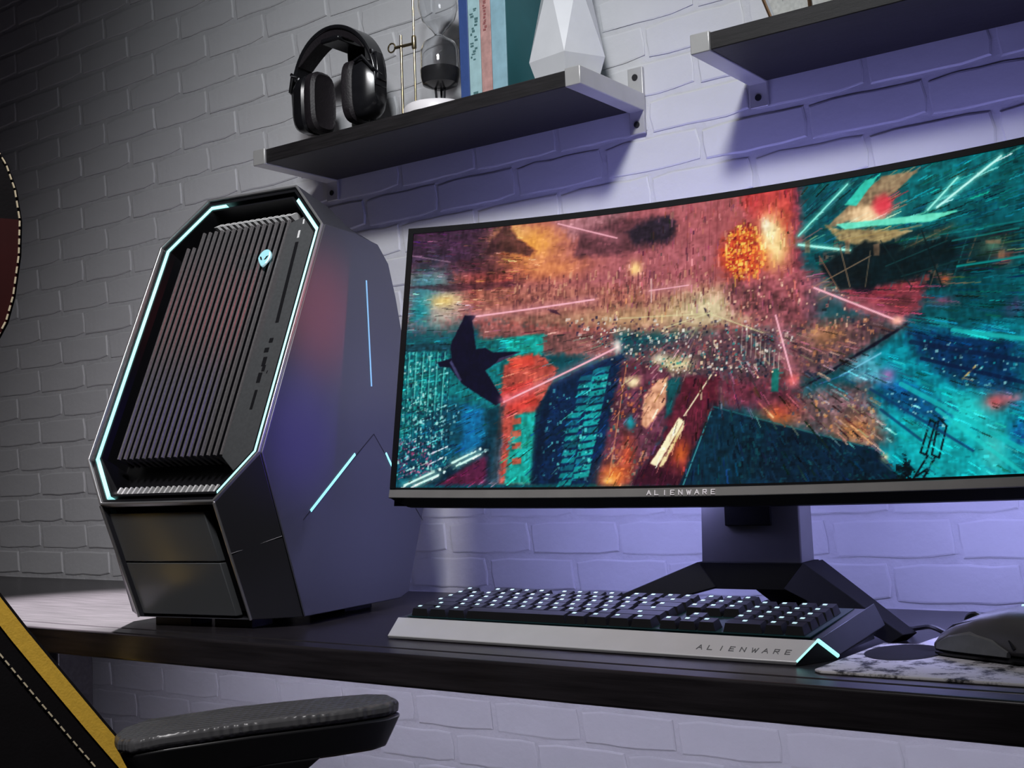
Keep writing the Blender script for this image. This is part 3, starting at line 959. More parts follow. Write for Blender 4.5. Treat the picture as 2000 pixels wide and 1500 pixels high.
    ('L',(527.8,198.2),(595.4,223.7),0.8,(130,110,96),0.95,4),
    ('L',(533.6,211.9),(671,259.3),0.9,(110,104,80),0.95,4),
    ('L',(516.3,225.7),(579.1,257.4),1,(60,90,86),0.95,4),
    ('L',(595.2,204.1),(615.4,251.8),1.2,(10,30,36),0.6,0),
    ('L',(605.5,201),(625.7,253.5),1.2,(30,110,112),0.6,0),
    ('L',(615.8,198),(636,255.2),1.2,(120,90,72),0.6,0),
    ('L',(625.9,195),(646,246.9),1.2,(10,30,36),0.6,0),
    ('L',(636.1,198.6),(656.1,248.5),1.2,(30,110,112),0.6,0),
    ('L',(646.1,195.6),(666.1,250.2),1.2,(120,90,72),0.6,0),
    ('L',(656,192.6),(675.8,242),1.2,(10,30,36),0.6,0),
    ('L',(665.8,189.6),(685.6,243.6),1.2,(30,110,112),0.6,0),
    ('L',(675.7,193.1),(695.4,245.2),1.2,(120,90,72),0.6,0),
    ('L',(685.4,190.1),(704.8,237.1),1.2,(10,30,36),0.6,0),
    ('L',(694.9,187.2),(714.4,238.7),1.2,(30,110,112),0.6,0),
    ('L',(704.4,184.2),(724,240.2),1.2,(120,90,72),0.6,0),
    ('L',(714,187.6),(733.1,232.2),1.2,(10,30,36),0.6,0),
    ('L',(723.3,184.7),(742.5,233.8),1.2,(30,110,112),0.6,0),
    ('P',((664.6,205.5),(742.8,214.7),(740.4,142.3),(668.6,151.1)),(8,78,86),0.9,6,0.3),
    ('B',(711.2,230.6),16,10,(90,120,100),0.7,2),
    ('B',(720.7,215.7),9,7,(196,100,84),0.7,2),
    ('B',(662,203.2),6,5,(206,110,70),0.8,2),
    ('B',(657.9,180.4),12,5,(150,70,100),0.7,2),
    ('B',(731.5,164.2),10,9,(130,50,110),0.7,2),
    ('P',((578.1,128.2),(627,160.3),(668.6,151.1),(743.2,152.3),(737.6,-12.4),(619.3,-8),(588.1,30),(572.3,84.8)),(10,128,142),1,6,0.3),
    ('P',((621.6,156.6),(740.2,134.7),(737.7,61.6),(677.3,87.1),(631.8,128.4)),(12,46,84),0.9,8,0.35),
    ('S',((626.8,145.1),(737.4,122.2),(735.7,71.8),(662.4,98.8)),((160,210,210),(14,60,100),(8,28,60),(30,150,160)),240,0.7,1.9,1.2,0.75),
    ('P',((668.6,151.1),(740.2,134.7),(739.9,128.1),(668.4,143.2)),(30,160,160),0.9,2,0.2),
    ('P',((637.7,165.6),(663.7,161.4),(666.6,151.4),(648,155.7)),(20,130,136),0.9,1.5,0.15),
    ('P',((615.3,86.9),(686.9,70.7),(736.4,21.9),(735.3,-12.3),(634.7,-8.5),(604.2,39.8)),(22,158,162),0.8,12,0.25),
    ('B',(681.8,66),30,22,(52,206,200),0.7,2),
    ('P',((577.9,109),(615.5,100.3),(666.8,67.1),(656.2,47.2),(604.6,77.1)),(14,74,116),0.85,7,0.35),
    ('S',((594.1,94),(666.8,67.1),(656.2,47.2),(604.5,71.7)),((170,220,224),(12,50,90)),110,0.8,1.8,1.2,0.75),
    ('P',((561.5,129.7),(583.6,133.2),(604.9,101.2),(577.8,95.3),(555.9,108)),(120,170,190),0.6,5,0.4),
    ('B',(602.3,108.5),8,8,(180,100,160),0.7,2),
    ('B',(709.1,71.5),12,9,(206,92,96),0.85,2),
    ('B',(728.6,74.9),12,5,(220,120,130),0.8,2),
    ('B',(730.8,39.6),8,12,(30,60,160),0.8,2),
    ('L',(677.6,97.5),(690.4,109.2),1.6,(200,170,110),0.8,1),
    ('B',(705.3,23.8),12,24,(100,196,190),0.6,2),
    ('P',((504.8,169.1),(584,177.5),(616.3,157.2),(550.4,119.6),(505,106.4),(470.1,114.7)),(120,74,78),0.8,8,0.5),
    ('S',((504.8,174.9),(605.7,169.4),(550.4,119.6),(493.5,107.3)),((200,140,100),(70,44,60),(90,60,80),(30,36,60)),260,0.8,3,1.8,0.6),
    ('B',(534.7,157.5),22,14,(190,140,96),0.6,2),
    ('P',((502.2,99.3),(622.8,162.5),(624.9,160.6),(586.9,139.4),(559.3,126.6),(529,110.2)),(22,26,44),1,0.9,0.3),
    ('L',(550.3,111.3),(594.5,132.1),1.6,(120,190,220),0.8,2),
    ('L',(527.9,104.7),(561.5,114.2),1.2,(60,110,150),0.8,0),
    ('P',((493.6,95.9),(577.9,103.5),(604.2,39.8),(582.7,30.3),(493.8,62.2)),(128,88,92),0.8,9,0.45),
    ('B',(482.1,76.9),22,16,(214,104,60),0.9,2),
    ('L',(458.6,89.7),(476.3,71.6),1.8,(250,190,140),0.9,2),
    ('B',(566.6,52.6),22,16,(190,130,80),0.7,2),
    ('S',((493.6,95.9),(583.3,94.9),(593.4,29.8),(493.7,67.8)),((200,180,150),(90,50,60),(60,90,110),(220,150,90)),200,0.8,2.2,1.8,0.55),
    ('P',((410.1,121.9),(499.3,106.8),(505.2,78.3),(422.9,83.2)),(112,46,66),0.7,8,0.35),
    ('P',((474.7,124.7),(482.9,126.3),(481.9,99.6),(473.8,100.1)),(20,120,112),0.9,1,0.15),
    ('P',((405.8,88.2),(470.6,66.3),(589.2,32.1),(618.2,-8),(366.9,-2.5)),(12,40,60),1,0.9,0.35),
    ('P',((405.8,88.2),(470.6,66.3),(459.6,-3.3),(370,-2.5)),(12,52,70),0.8,6,0.35),
    ('S',((423,74.5),(577.3,27.9),(593.1,-4.5),(436.1,0)),((8,22,36),(20,84,92),(6,18,30),(24,60,70)),420,0.8,2.6,2.6,0.65),
    ('L',(405.8,87.6),(372.4,-0.3),1.2,(74,150,156),0.9,1),
    ('L',(405.8,87.6),(589.2,31),1,(40,110,116),0.8,1),
    ('B',(597.6,22.7),4,4,(230,200,150),0.8,2),
    ('L',(644.6,58.3),(634.3,25.6),2,(8,22,30),1,0),
    ('L',(649.7,54.9),(639.9,23.2),2,(8,22,30),1,0),
    ('L',(644.6,58.3),(649.7,54.9),2,(8,22,30),1,0),
    ('L',(634.3,25.6),(639.9,23.2),2,(8,22,30),1,0),
    ('L',(653.4,59.8),(645.5,22.9),2,(8,22,30),1,0),
    ('L',(660.8,51),(652.6,19.5),2,(8,22,30),1,0),
    ('L',(653.4,59.8),(660.8,51),2,(8,22,30),1,0),
    ('L',(645.5,22.9),(652.6,19.5),2,(8,22,30),1,0),
    ('L',(641.4,22.1),(622.4,-7.1),2,(8,22,30),1,0),
    ('L',(648.5,20.2),(632.7,-7.4),2,(8,22,30),1,0),
    ('L',(641.2,9.2),(629.8,2),2,(8,22,30),1,0),
    ('S',((610.2,18.4),(622.8,17.8),(624.5,-5.6),(608.9,-5)),((8,22,30),),60,1,3,2.5,0.9),
    ('P',((190.1,219.9),(204,216.3),(211.1,209.3),(197.2,214.2)),(60,30,50),0.9,0.6,0.15),
    ('P',((392.4,203.9),(398.7,199.7),(400.2,189.9),(395.1,196.4)),(50,40,60),0.9,0.6,0.15),
    ('P',((739.9,349.9),(974.6,332.3),(960.1,121.2),(733.2,143.3)),(12,92,98),0.9,14,0.35),
    ('P',((733.2,143.3),(958.9,103.4),(949.4,-35.2),(728.2,-12.1)),(16,120,134),0.9,14,0.35),
    ('P',((770.7,251.8),(968.2,238.9),(966,206.8),(833.7,214.1)),(14,44,52),0.9,5,0.4),
    ('P',((756.3,120),(957.1,77),(952.9,16.1),(826.1,54.1)),(12,50,88),0.85,8,0.35),
    ('S',((756.3,120),(949.6,77.9),(944.3,-0.6),(780.6,28.9)),((170,220,220),(12,50,90),(30,150,160)),260,0.8,2.2,1.4,0.7),
    ('B',(853.3,166.2),30,20,(180,80,80),0.7,2),
    ('B',(802.5,17.8),26,18,(220,130,80),0.7,2),
    ('R',((745,354.1),(974.6,332.3),(949.4,-35.2),(732.9,-12.2)),(420.5,225.2),900,26,0.28),
    ('D',3600,4,0.16),
    ('R',((-18.4,206.5),(396.7,179.4),(527.8,166.8),(615.9,124.6),(736,81.8),(735.3,-12.3),(-5.8,1.5)),(399.3,202),2400,15,0.33),
    ('R',((504.1,346.6),(747.3,348.1),(739.4,111.8),(583.8,160.8),(510.4,226.5)),(420.5,225.2),1200,24,0.28),
    ('R',((-21.1,334.5),(137.8,338.5),(183.2,274),(130.3,225.3),(-11.1,206.2)),(994.4,182.5),800,12,0.32),
    ('R',((354.9,342.2),(504.1,343.5),(504.7,192.2),(267.7,202.5),(266.2,240.7)),(341.3,5013.8),800,10,0.2),
    ('S',((141.8,267.6),(407.8,244.8),(408.6,202.3),(144.5,221.1)),((96,56,62),(120,70,66),(210,160,130),(84,50,60)),360,0.7,1.6,7,0.6),
    ('S',((248.2,191.3),(504.8,169.1),(470.1,114.7),(283.3,139.1)),((236,232,220),(250,220,180),(24,30,52),(40,130,130)),420,0.7,1.7,1.6,0.85),
    ('S',((420.3,237.3),(550.7,221.3),(583.8,160.8),(421.3,177.1)),((250,200,170),(70,40,56),(200,120,110)),200,0.7,1.4,3,0.7),
    ('P',((-8.1,260.7),(142.3,258.9),(149.8,250.4),(50.6,250.5)),(70,36,50),0.6,1.5,0.3),
    ('P',((130.8,337.8),(146.3,314),(175.3,294.6),(165.1,288.9),(129.6,297.3),(97.8,294.6)),(70,42,48),0.8,2,0.4),
    ('L',(213,227.2),(211.7,254.5),1,(104,58,60),0.7,0),
    ('L',(232,225.7),(230.8,251.6),1,(104,58,60),0.7,0),
    ('L',(246.8,224.5),(245.9,245.1),1,(104,58,60),0.7,0),
    ('L',(261.6,223.3),(260.5,250.2),1,(104,58,60),0.7,0),
    ('L',(289.4,220.9),(288.8,239.9),1,(104,58,60),0.7,0),
    ('L',(320.9,218.1),(320,244.4),1,(104,58,60),0.7,0),
    ('L',(339,216.4),(338.2,241.3),1,(104,58,60),0.7,0),
    ('L',(364.5,213.9),(364,233.7),1,(104,58,60),0.7,0),
    ('L',(327.4,216.2),(326.5,244.4),1.2,(240,200,190),0.8,1),
    ('L',(371.1,335.4),(369.8,230.6),1,(120,60,70),0.5,0),
    ('L',(398.6,331.4),(396.9,227.8),1,(120,60,70),0.5,0),
    ('L',(407.5,330.1),(405.7,226.8),1,(120,60,70),0.5,0),
    ('L',(439.6,175.5),(438.8,146.1),0.9,(206,196,180),0.6,0),
    ('L',(445.1,171.4),(444.2,143.3),0.9,(206,196,180),0.6,0),
    ('L',(450.5,167.4),(449.7,140.5),0.9,(206,196,180),0.6,0),
    ('L',(456,163.4),(455.1,137.8),0.9,(206,196,180),0.6,0),
    ('L',(461.4,159.4),(460.4,135),0.9,(206,196,180),0.6,0),
    ('L',(466.8,155.4),(465.8,132.3),0.9,(206,196,180),0.6,0),
    ('L',(472.1,151.4),(471.1,129.5),0.9,(206,196,180),0.6,0),
    ('L',(477.5,147.5),(476.5,126.8),0.9,(206,196,180),0.6,0),
    ('L',(482.8,143.5),(481.8,124.1),0.9,(206,196,180),0.6,0),
    ('L',(399.4,196),(346.3,183.7),0.8,(230,224,170),0.7,1),
    ('L',(399.4,196),(463.7,167.3),0.8,(230,224,170),0.7,1),
    ('L',(399.4,196),(287.6,199.7),0.8,(230,224,170),0.6,1),
    ('P',((534.8,278.2),(562.4,300.7),(597.6,326.5),(636.1,326),(614,307.8),(550.9,279.2)),(136,118,96),0.9,1,0.25),
    ('P',((556.7,301.7),(579.6,325.8),(592,325.8),(569.2,298.4)),(60,186,164),0.95,0.8,0.15),
    ('P',((534.8,281.7),(550.8,261.7),(584.6,248),(628.5,260.9),(550.9,274.5)),(150,132,98),0.8,1.2,0.3),
    ('B',(579.3,287.4),20,10,(250,206,160),0.9,4),
    ('B',(597.2,294.7),11,12,(214,70,84),0.9,4),
    ('P',((546.3,281.1),(675.5,274),(650.1,267.4),(579.2,273.5),(556.6,273.6)),(110,220,186),1,0.8,0.1),
    ('P',((527.8,235.9),(579.1,257.4),(617.5,245.8),(584.2,205.5),(550.6,207)),(12,26,32),0.9,2,0.3),
    ('P',((584.5,239.5),(665.5,246.4),(675.4,225.6),(627.7,208),(584.2,205.5)),(10,32,38),0.9,3,0.3),
    ('L',(504.4,274.4),(559.7,324.7),1.6,(140,240,222),0.95,3),
    ('L',(504.4,263.7),(562.1,249),2.2,(160,250,232),0.95,3),
    ('L',(646.1,280.4),(677.3,309.8),1.6,(150,244,226),0.95,3),
    ('L',(655.7,281.5),(721.5,323.8),2,(180,252,240),0.95,3),
    ('L',(522.1,213.4),(584.5,239.5),1.2,(130,112,92),0.95,0),
    ('L',(527.8,247.5),(550.6,204.1),1.2,(120,90,74),0.95,0),
    ('L',(550.8,255.9),(561.9,208.4),1.4,(110,96,80),0.95,0),
    ('L',(584.5,245.2),(578.7,206.2),1.2,(90,84,72),0.95,0),
    ('L',(550.8,261.7),(639.4,264.7),1,(150,130,90),0.95,0),
    ('L',(600.9,225.8),(665.4,243.7),1.2,(24,70,72),0.95,0),
    ('L',(617.1,212.3),(690.8,223.2),1.2,(20,60,62),0.95,0),
    ('L',(595.7,254.9),(627.6,199.7),1.2,(20,44,48),0.95,0),
    ('L',(639.3,259.1),(659.2,195.4),1.4,(12,30,34),0.95,0),
    ('L',(670.6,242.8),(736.5,244.9),1.4,(30,120,118),0.95,0),
    ('L',(675.2,214.8),(740.4,215.1),2.4,(14,130,128),0.95,0),
    ('P',((511.5,267.5),(517.3,268.4),(517.4,252.5),(511.5,253.3)),(128,104,84),0.7,0.8,0.3),
    ('P',((556.5,260.8),(562.2,261.7),(562.1,245),(556.5,245.8)),(128,104,84),0.7,0.8,0.3),
    ('P',((587.9,251.5),(594.6,252.2),(594.4,238),(587.8,239)),(128,104,84),0.7,0.8,0.3),
    ('P',((703.8,237.3),(718.9,236.3),(718.7,231.5),(703.7,234)),(128,104,84),0.7,0.8,0.3),
    ('P',((716,224.5),(722,225.1),(721.8,216.1),(715.8,217)),(128,104,84),0.7,0.8,0.3),
    ('L',(626.7,140.8),(739.3,109.3),5,(16,36,70),0.7,0),
    ('L',(636.9,122.5),(738.6,87.6),4,(14,30,64),0.7,0),
    ('L',(668.5,148.5),(740.1,131.1),4,(34,170,168),0.7,0),
    ('L',(583.3,94.9),(685.8,24.9),3,(16,60,100),0.7,0),
    ('L',(615.5,97.6),(734.1,22.1),5,(30,176,176),0.7,0),
    ('L',(651.5,68.3),(735.6,-2.6),4,(40,190,186),0.7,0),
    ('L',(593.9,72.5),(635.5,38),3,(12,60,96),0.7,0),
    ('P',((183,94),(203.1,123.3),(197,56.2),(190.4,4.1),(181,4.2)),(10,30,56),0.8,2,0.2),
    ('P',((120.7,96),(141,101.8),(137.8,4.5),(121.5,4.6)),(10,52,66),0.7,3,0.2),
    ('L',(3.1,171.9),(8,33.7),1.6,(8,52,66),0.55,0),
    ('L',(13.2,171.5),(17.2,33.6),1.6,(8,52,66),0.55,0),
    ('L',(23.3,171.2),(26.4,33.6),1.6,(8,52,66),0.55,0),
    ('L',(33.3,170.8),(35.6,33.5),1.6,(8,52,66),0.55,0),
    ('L',(43.4,170.4),(44.7,33.5),1.6,(8,52,66),0.55,0),
    ('L',(53.4,170),(53.8,33.4),1.6,(8,52,66),0.55,0),
    ('L',(63.4,169.5),(62.9,33.3),1.6,(8,52,66),0.55,0),
    ('L',(5.9,173.2),(7.2,118.6),1,(130,226,214),0.55,1),
    ('L',(16,172.8),(16.9,113.1),1,(130,226,214),0.55,1),
    ('L',(26.1,172.4),(26.6,107.6),1,(130,226,214),0.55,1),
    ('L',(36.1,172),(36.2,102.1),1,(130,226,214),0.55,1),
    ('L',(46.1,171.6),(45.8,96.7),1,(130,226,214),0.55,1),
    ('L',(56.1,171.2),(55.4,91.3),1,(130,226,214),0.55,1),
    ('P',((80,217.8),(97.1,216.8),(90.4,210.6),(98.4,173.2),(110.9,174.6),(121.1,168.2),(158.6,166.9),(141.1,159.4),(124.8,153.1),(112.8,145.2),(140.8,105.6),(129.3,100.9),(83.8,128.1),(63.2,151.1),(48.9,152.9),(45.7,158.4),(65.2,162.9),(62.6,180.2)),(18,16,44),1,0.8,0.12),
    ('P',((158.6,166.9),(124.8,153.1),(130.7,159.9)),(90,80,110),0.7,0.6,0.15),
    ('P',((62.7,157.7),(78.5,132.9),(81.2,134.7),(65.4,160.2)),(120,120,160),0.5,0.6,0.15),
    ('L',(95.7,215.6),(253.5,225.9),2,(255,176,190),0.95,7),
    ('L',(140.1,105),(286.2,164.8),2.2,(255,176,190),0.95,7),
    ('L',(522.1,212.2),(614.8,163.9),2,(255,176,190),0.95,7),
    ('L',(478.3,185.7),(499.3,108),1.9,(255,176,190),0.95,7),
    ('L',(201.3,327.3),(280.6,300.2),1.4,(255,176,190),0.95,7),
    ('L',(324.4,230.2),(373.6,232.1),1.1,(255,176,190),0.95,7),
    ('B',(142.6,109.3),7,5,(250,120,130),0.8,2),
    ('B',(612.1,165.3),6,4,(255,170,150),0.9,2),
    ('B',(498.1,111.5),6,6,(240,110,110),0.8,2),
    ('B',(286.2,166.1),5,8,(250,230,220),0.9,2),
]


def paint(W, H):
    """picture on the screen, in screen millimetres: polygons, bolts, glows, light specks, brush dabs"""
    g = np.random.default_rng(11)
    wm, hm = (S_R - S_L) * 1000, (S_T - S_B) * 1000
    X, Y = np.meshgrid(np.linspace(0, wm, W), np.linspace(0, hm, H))
    img = np.zeros((H, W, 3))
    img[...] = (70, 60, 80)

    def vnoise(cell_x, cell_y):
        nx, ny = int(wm / cell_x) + 3, int(hm / cell_y) + 3
        r = g.random((ny, nx))
        gx, gy = X / cell_x, Y / cell_y
        ix, iy = gx.astype(int), gy.astype(int)
        fx, fy = gx - ix, gy - iy
        fx, fy = fx * fx * (3 - 2 * fx), fy * fy * (3 - 2 * fy)
        return (r[iy, ix] * (1 - fx) + r[iy, ix + 1] * fx) * (1 - fy) + (r[iy + 1, ix] * (1 - fx) + r[iy + 1, ix + 1] * fx) * fy

    fine = (vnoise(5, 3) + vnoise(2.6, 7) + vnoise(14, 9)) / 3 - 0.5
    edge = (vnoise(6, 6) + vnoise(3, 3) - 1.0)

    def sdist(P):
        """signed distance to a polygon, positive inside"""
        P = np.array(P, float)
        d2 = np.full((H, W), 1e12)
        ins = np.zeros((H, W), bool)
        for i in range(len(P)):
            a, b = P[i - 1], P[i]
            e = b - a
            t = np.clip(((X - a[0]) * e[0] + (Y - a[1]) * e[1]) / max(e @ e, 1e-9), 0, 1)
            d2 = np.minimum(d2, (X - a[0] - t * e[0]) ** 2 + (Y - a[1] - t * e[1]) ** 2)
            if a[1] != b[1]:
                c = ((a[1] > Y) != (b[1] > Y)) & (X < (b[0] - a[0]) * (Y - a[1]) / (b[1] - a[1]) + a[0])
                ins ^= c
        return np.where(ins, 1, -1) * np.sqrt(d2)

    def mix(m, c):
        img[...] = img * (1 - m[..., None]) + np.asarray(c, float) * m[..., None]

    for c in ART:
        k = c[0]
        if k == 'P':
            d = sdist(c[1]) + edge * c[4] * 0.8
            m = np.clip(0.5 + d / (2 * c[4]), 0, 1) * c[3]
            col = np.asarray(c[2], float) * (1 + 2.2 * c[5] * fine)[..., None]
            mix(m, col)
        elif k == 'L':
            a, b = np.array(c[1]), np.array(c[2])
            e = b - a
            t = np.clip(((X - a[0]) * e[0] + (Y - a[1]) * e[1]) / (e @ e), 0, 1)
            d = np.hypot(X - a[0] - t * e[0], Y - a[1] - t * e[1])
            if c[6]:
                mix(np.exp(-(d / c[6]) ** 2) * 0.45 * c[5], np.asarray(c[4]) * 0.75)
            mix(np.clip(0.5 + (c[3] / 2 - d) / 0.9, 0, 1) * c[5], c[4])
        elif k == 'B':
            d = np.hypot((X - c[1][0]) / c[2], (Y - c[1][1]) / c[3]) + edge * 0.18
            mix(np.exp(-np.abs(d) ** c[6]) * c[5], np.asarray(c[4], float) * (1 + 0.3 * fine)[..., None])
        elif k == 'S':
            P = np.array(c[1])
            lo, hi = P.min(0), P.max(0)
            for _ in range(c[3]):
                x, y = g.uniform(lo[0], hi[0]), g.uniform(lo[1], hi[1])
                ins = False
                for i in range(len(P)):
                    a, b = P[i - 1], P[i]
                    if (a[1] > y) != (b[1] > y) and x < (b[0] - a[0]) * (y - a[1]) / (b[1] - a[1]) + a[0]:
                        ins = not ins
                if not ins:
                    continue
                s = g.uniform(c[4], c[5])
                w_, h_ = s, s * g.uniform(0.6, c[6])
                x0, x1 = int((x - w_ / 2) / wm * W), int((x + w_ / 2) / wm * W) + 1
                y0, y1 = int((y - h_ / 2) / hm * H), int((y + h_ / 2) / hm * H) + 1
                cc = np.asarray(c[2][g.integers(len(c[2]))], float)
                al = c[7] * g.uniform(0.5, 1)
                if x0 < 0 or y0 < 0:
                    continue
                sl = img[y0:y1, x0:x1]
                sl[...] = sl * (1 - al) + cc * al
        elif k == 'R':
            P = np.array(c[1])
            lo, hi = P.min(0), P.max(0)
            for _ in range(c[3]):
                x, y = g.uniform(lo[0], hi[0]), g.uniform(lo[1], hi[1])
                ins = False
                for i in range(len(P)):
                    a, b = P[i - 1], P[i]
                    if (a[1] > y) != (b[1] > y) and x < (b[0] - a[0]) * (y - a[1]) / (b[1] - a[1]) + a[0]:
                        ins = not ins
                if not ins or not (0 <= x < wm and 0 <= y < hm):
                    continue
                dx, dy = x - c[2][0], y - c[2][1]
                n_ = np.hypot(dx, dy) + 1e-6
                ln = g.uniform(0.25, 1.0) * c[4]
                base = img[min(H - 1, int(y / hm * H)), min(W - 1, int(x / wm * W))]
                cc = np.clip(base * (1 + g.normal(0, c[5])) + g.normal(0, 8, 3), 0, 255)
                st = np.arange(0, ln, 0.8)
                xi = ((x + dx / n_ * st) / wm * W).astype(int)
                yi = ((y + dy / n_ * st) / hm * H).astype(int)
                ok = (xi >= 0) & (xi < W - 1) & (yi >= 0) & (yi < H - 1)
                xi, yi = xi[ok], yi[ok]
                img[yi, xi] = img[yi, xi] * 0.25 + cc * 0.75
                if g.random() < 0.5:
                    img[yi, xi + 1] = img[yi, xi + 1] * 0.35 + cc * 0.65
        elif k == 'D':
            for _ in range(c[1]):
                x, y = g.integers(0, W), g.integers(0, H)
                w_, h_ = int(g.uniform(2, c[2] * 1.6)), int(g.uniform(1, c[2]))
                cc = img[min(H - 1, y), min(W - 1, x)] * (1 + g.normal(0, c[3]))
                sl = img[y:y + h_, x:x + w_]
                sl[...] = sl * 0.35 + cc * 0.65
    img *= (1 + 0.12 * fine)[..., None]
    x_ = np.clip(img / 255.0, 0, 1) * 0.97
    return np.clip(x_ + 0.22 * (x_ - 0.42) * (1 - np.abs(2 * x_ - 1)) * 1.6, 0, 1)


# <<< screen paint
PIC = paint(SU + 1, SV + 1)
vs = []
ss = np.linspace(S_L, S_R, SU + 1)
hs = np.linspace(S_B, S_T, SV + 1)
pos = np.zeros((SV + 1, SU + 1, 3))
ph = ss / MR
uu, v0 = MR * np.sin(ph), MR * np.cos(ph) - MR
vv = v0[None, :] * math.cos(MTI) + hs[:, None] * math.sin(MTI)
ww = hs[:, None] * math.cos(MTI) - v0[None, :] * math.sin(MTI)
pos[..., 0] = MC.x - MBASE.x + math.cos(MTH) * uu[None, :] - math.sin(MTH) * vv
pos[..., 1] = MC.y - MBASE.y + math.sin(MTH) * uu[None, :] + math.cos(MTH) * vv
pos[..., 2] = MC.z - MBASE.z + ww
me = bpy.data.meshes.new('screen')
nv, nf = (SV + 1) * (SU + 1), SV * SU
me.vertices.add(nv)
me.vertices.foreach_set('co', pos.reshape(-1).astype(np.float32))
idx = np.arange(nv).reshape(SV + 1, SU + 1)
quads = np.stack([idx[:-1, :-1], idx[:-1, 1:], idx[1:, 1:], idx[1:, :-1]], -1).reshape(-1, 4)
me.loops.add(nf * 4)
me.loops.foreach_set('vertex_index', quads.reshape(-1).astype(np.int32))
me.polygons.add(nf)
me.polygons.foreach_set('loop_start', (np.arange(nf) * 4).astype(np.int32))
me.update(calc_edges=True)
ca = me.color_attributes.new('picture', 'FLOAT_COLOR', 'POINT')
lin = np.where(PIC <= 0.04045, PIC / 12.92, ((PIC + 0.055) / 1.055) ** 2.4)
buf = np.ones((nv, 4), np.float32)
buf[:, :3] = lin.reshape(-1, 3)
ca.data.foreach_set('color', buf.reshape(-1))
smt = bpy.data.materials.new('screen_picture')
smt.use_nodes = True
nt = smt.node_tree
b = nt.nodes['Principled BSDF']
b.inputs['Base Color'].default_value = (0.004, 0.004, 0.004, 1)
b.inputs['Roughness'].default_value = 0.6
b.inputs['Specular IOR Level'].default_value = 0.03
at = nt.nodes.new('ShaderNodeAttribute')
at.attribute_name = 'picture'
nt.links.new(at.outputs['Color'], b.inputs['Emission Color'])
b.inputs['Emission Strength'].default_value = 1.0
M['screen_picture'] = smt
link('screen', me, 'screen_picture', mon)

# stand: neck, hub, two splayed front legs and a rear foot
nx0, nx1 = -0.061, 0.061
MB().hexa([(nx0, 0.000, 0.069), (nx1, 0.004, 0.069), (nx1 - .004, 0.050, 0.069), (nx0 + .004, 0.046, 0.069)],
          [(nx0 + .004, 0.006, 0.30), (nx1 - .002, 0.010, 0.30), (nx1 - .006, 0.046, 0.30), (nx0 + .008, 0.042, 0.30)]).build('neck', 'stand_grey', mon, bevel=0.002)
MB().box(-0.0285, 0.0285, -0.0012, 0.003, 0.112, 0.150).build('cable_port', 'stand_black', mon, bevel=0.001)
MB().hexa([(nx0 - .004, -0.004, 0.040), (nx1 + .004, 0.0, 0.040), (nx1, 0.060, 0.040), (nx0, 0.056, 0.040)],
          [(nx0 - .001, -0.001, 0.0705), (nx1 + .001, 0.003, 0.0705), (nx1, 0.054, 0.0705), (nx0, 0.050, 0.0705)]).build('hub', 'stand_black', mon, bevel=0.001)
RT = Vector((-0.418, -0.283, 0)) - MBASE
LT = Vector((-0.826, -0.270, 0)) - MBASE
MB().hexa([(nx1 - .02, -0.004, 0.042), (nx1 + .003, 0.0, 0.0705), (nx1 + .003, 0.056, 0.0705), (nx1 - .02, 0.056, 0.042)],
          [RT + Vector((-.016, -.004, 0)), RT + Vector((-.003, 0, 0.009)), RT + Vector((0.004, .022, 0.009)), RT + Vector((-.008, .024, 0))]).build('leg', 'stand_black', mon, bevel=0.001)
MB().hexa([(nx0 + .02, -0.004, 0.042), (nx0 - .003, -0.004, 0.0705), (nx0 - .003, 0.052, 0.0705), (nx0 + .02, 0.052, 0.042)],
          [LT + Vector((.016, -.004, 0)), LT + Vector((.003, 0, 0.009)), LT + Vector((-.006, .022, 0.009)), LT + Vector((.010, .024, 0))]).build('leg', 'stand_black', mon, bevel=0.001)
MB().hexa([(-0.03, 0.045, 0.045), (0.03, 0.045, 0.045), (0.03, 0.045, 0.0700), (-0.03, 0.045, 0.0700)],
          [(-0.02, 0.13, 0.0), (0.02, 0.13, 0.0), (0.02, 0.135, 0.008), (-0.02, 0.135, 0.008)]).build('rear_foot', 'stand_black', mon, bevel=0.001)

# ------------------------------------------------------------------ keyboard
KB = Vector((-0.70, -0.449, 0))
kb = thing('keyboard', 'silver edged gaming keyboard with cyan lit keys below the monitor', 'keyboard', KB)
KL, KR = -0.250, 0.238


def deck(y):
    return 0.0205 + (y - 0.028) * 0.120


sec = lambda x0, x1, yr: None
# body wedge under the deck
MB().hexa([(KL - .004, 0.004, 0.002), (KL - .004, 0.028, 0.0195), (KL - .004, 0.150, deck(.15)), (KL - .004, 0.150, 0.006)],
          [(0.251, 0.044, 0.002), (0.249, 0.040, 0.0195), (0.252, 0.150, deck(.15)), (0.256, 0.150, 0.006)]).build('body', 'keyboard_dark', kb, bevel=0.0008)
# silver front lip, slanted, with a cut right end
lip = MB().hexa([(KL - 0.001, 0.0, 0.004), (0.238, 0.0, 0.004), (0.249, 0.026, 0.0205), (KL - 0.009, 0.028, 0.0210)],
                [(KL - 0.001, 0.002, 0.0005), (0.238, 0.002, 0.0005), (0.249, 0.033, 0.016), (KL - 0.009, 0.033, 0.016)]).build('front_lip', 'keyboard_silver', kb, bevel=0.0008)
# dark corner facet with the light line over it
F1, AP, F2 = Vector((0.238, 0.001, 0.004)), Vector((0.249, 0.025, 0.0205)), Vector((0.258, 0.048, 0.004))
MB().prism([F1, AP, F2, F2 - Vector((0, 0, .0035)), F1 - Vector((0, 0, .0035))], (-0.006, 0.004, 0)).build('corner_facet', 'key_black', kb)
MB().tube([F1, AP], 0.0010, 6).build('light_line', 'led_cyan', kb)
MB().tube([AP, F2], 0.0021, 6).build('light_line', 'led_cyan', kb)
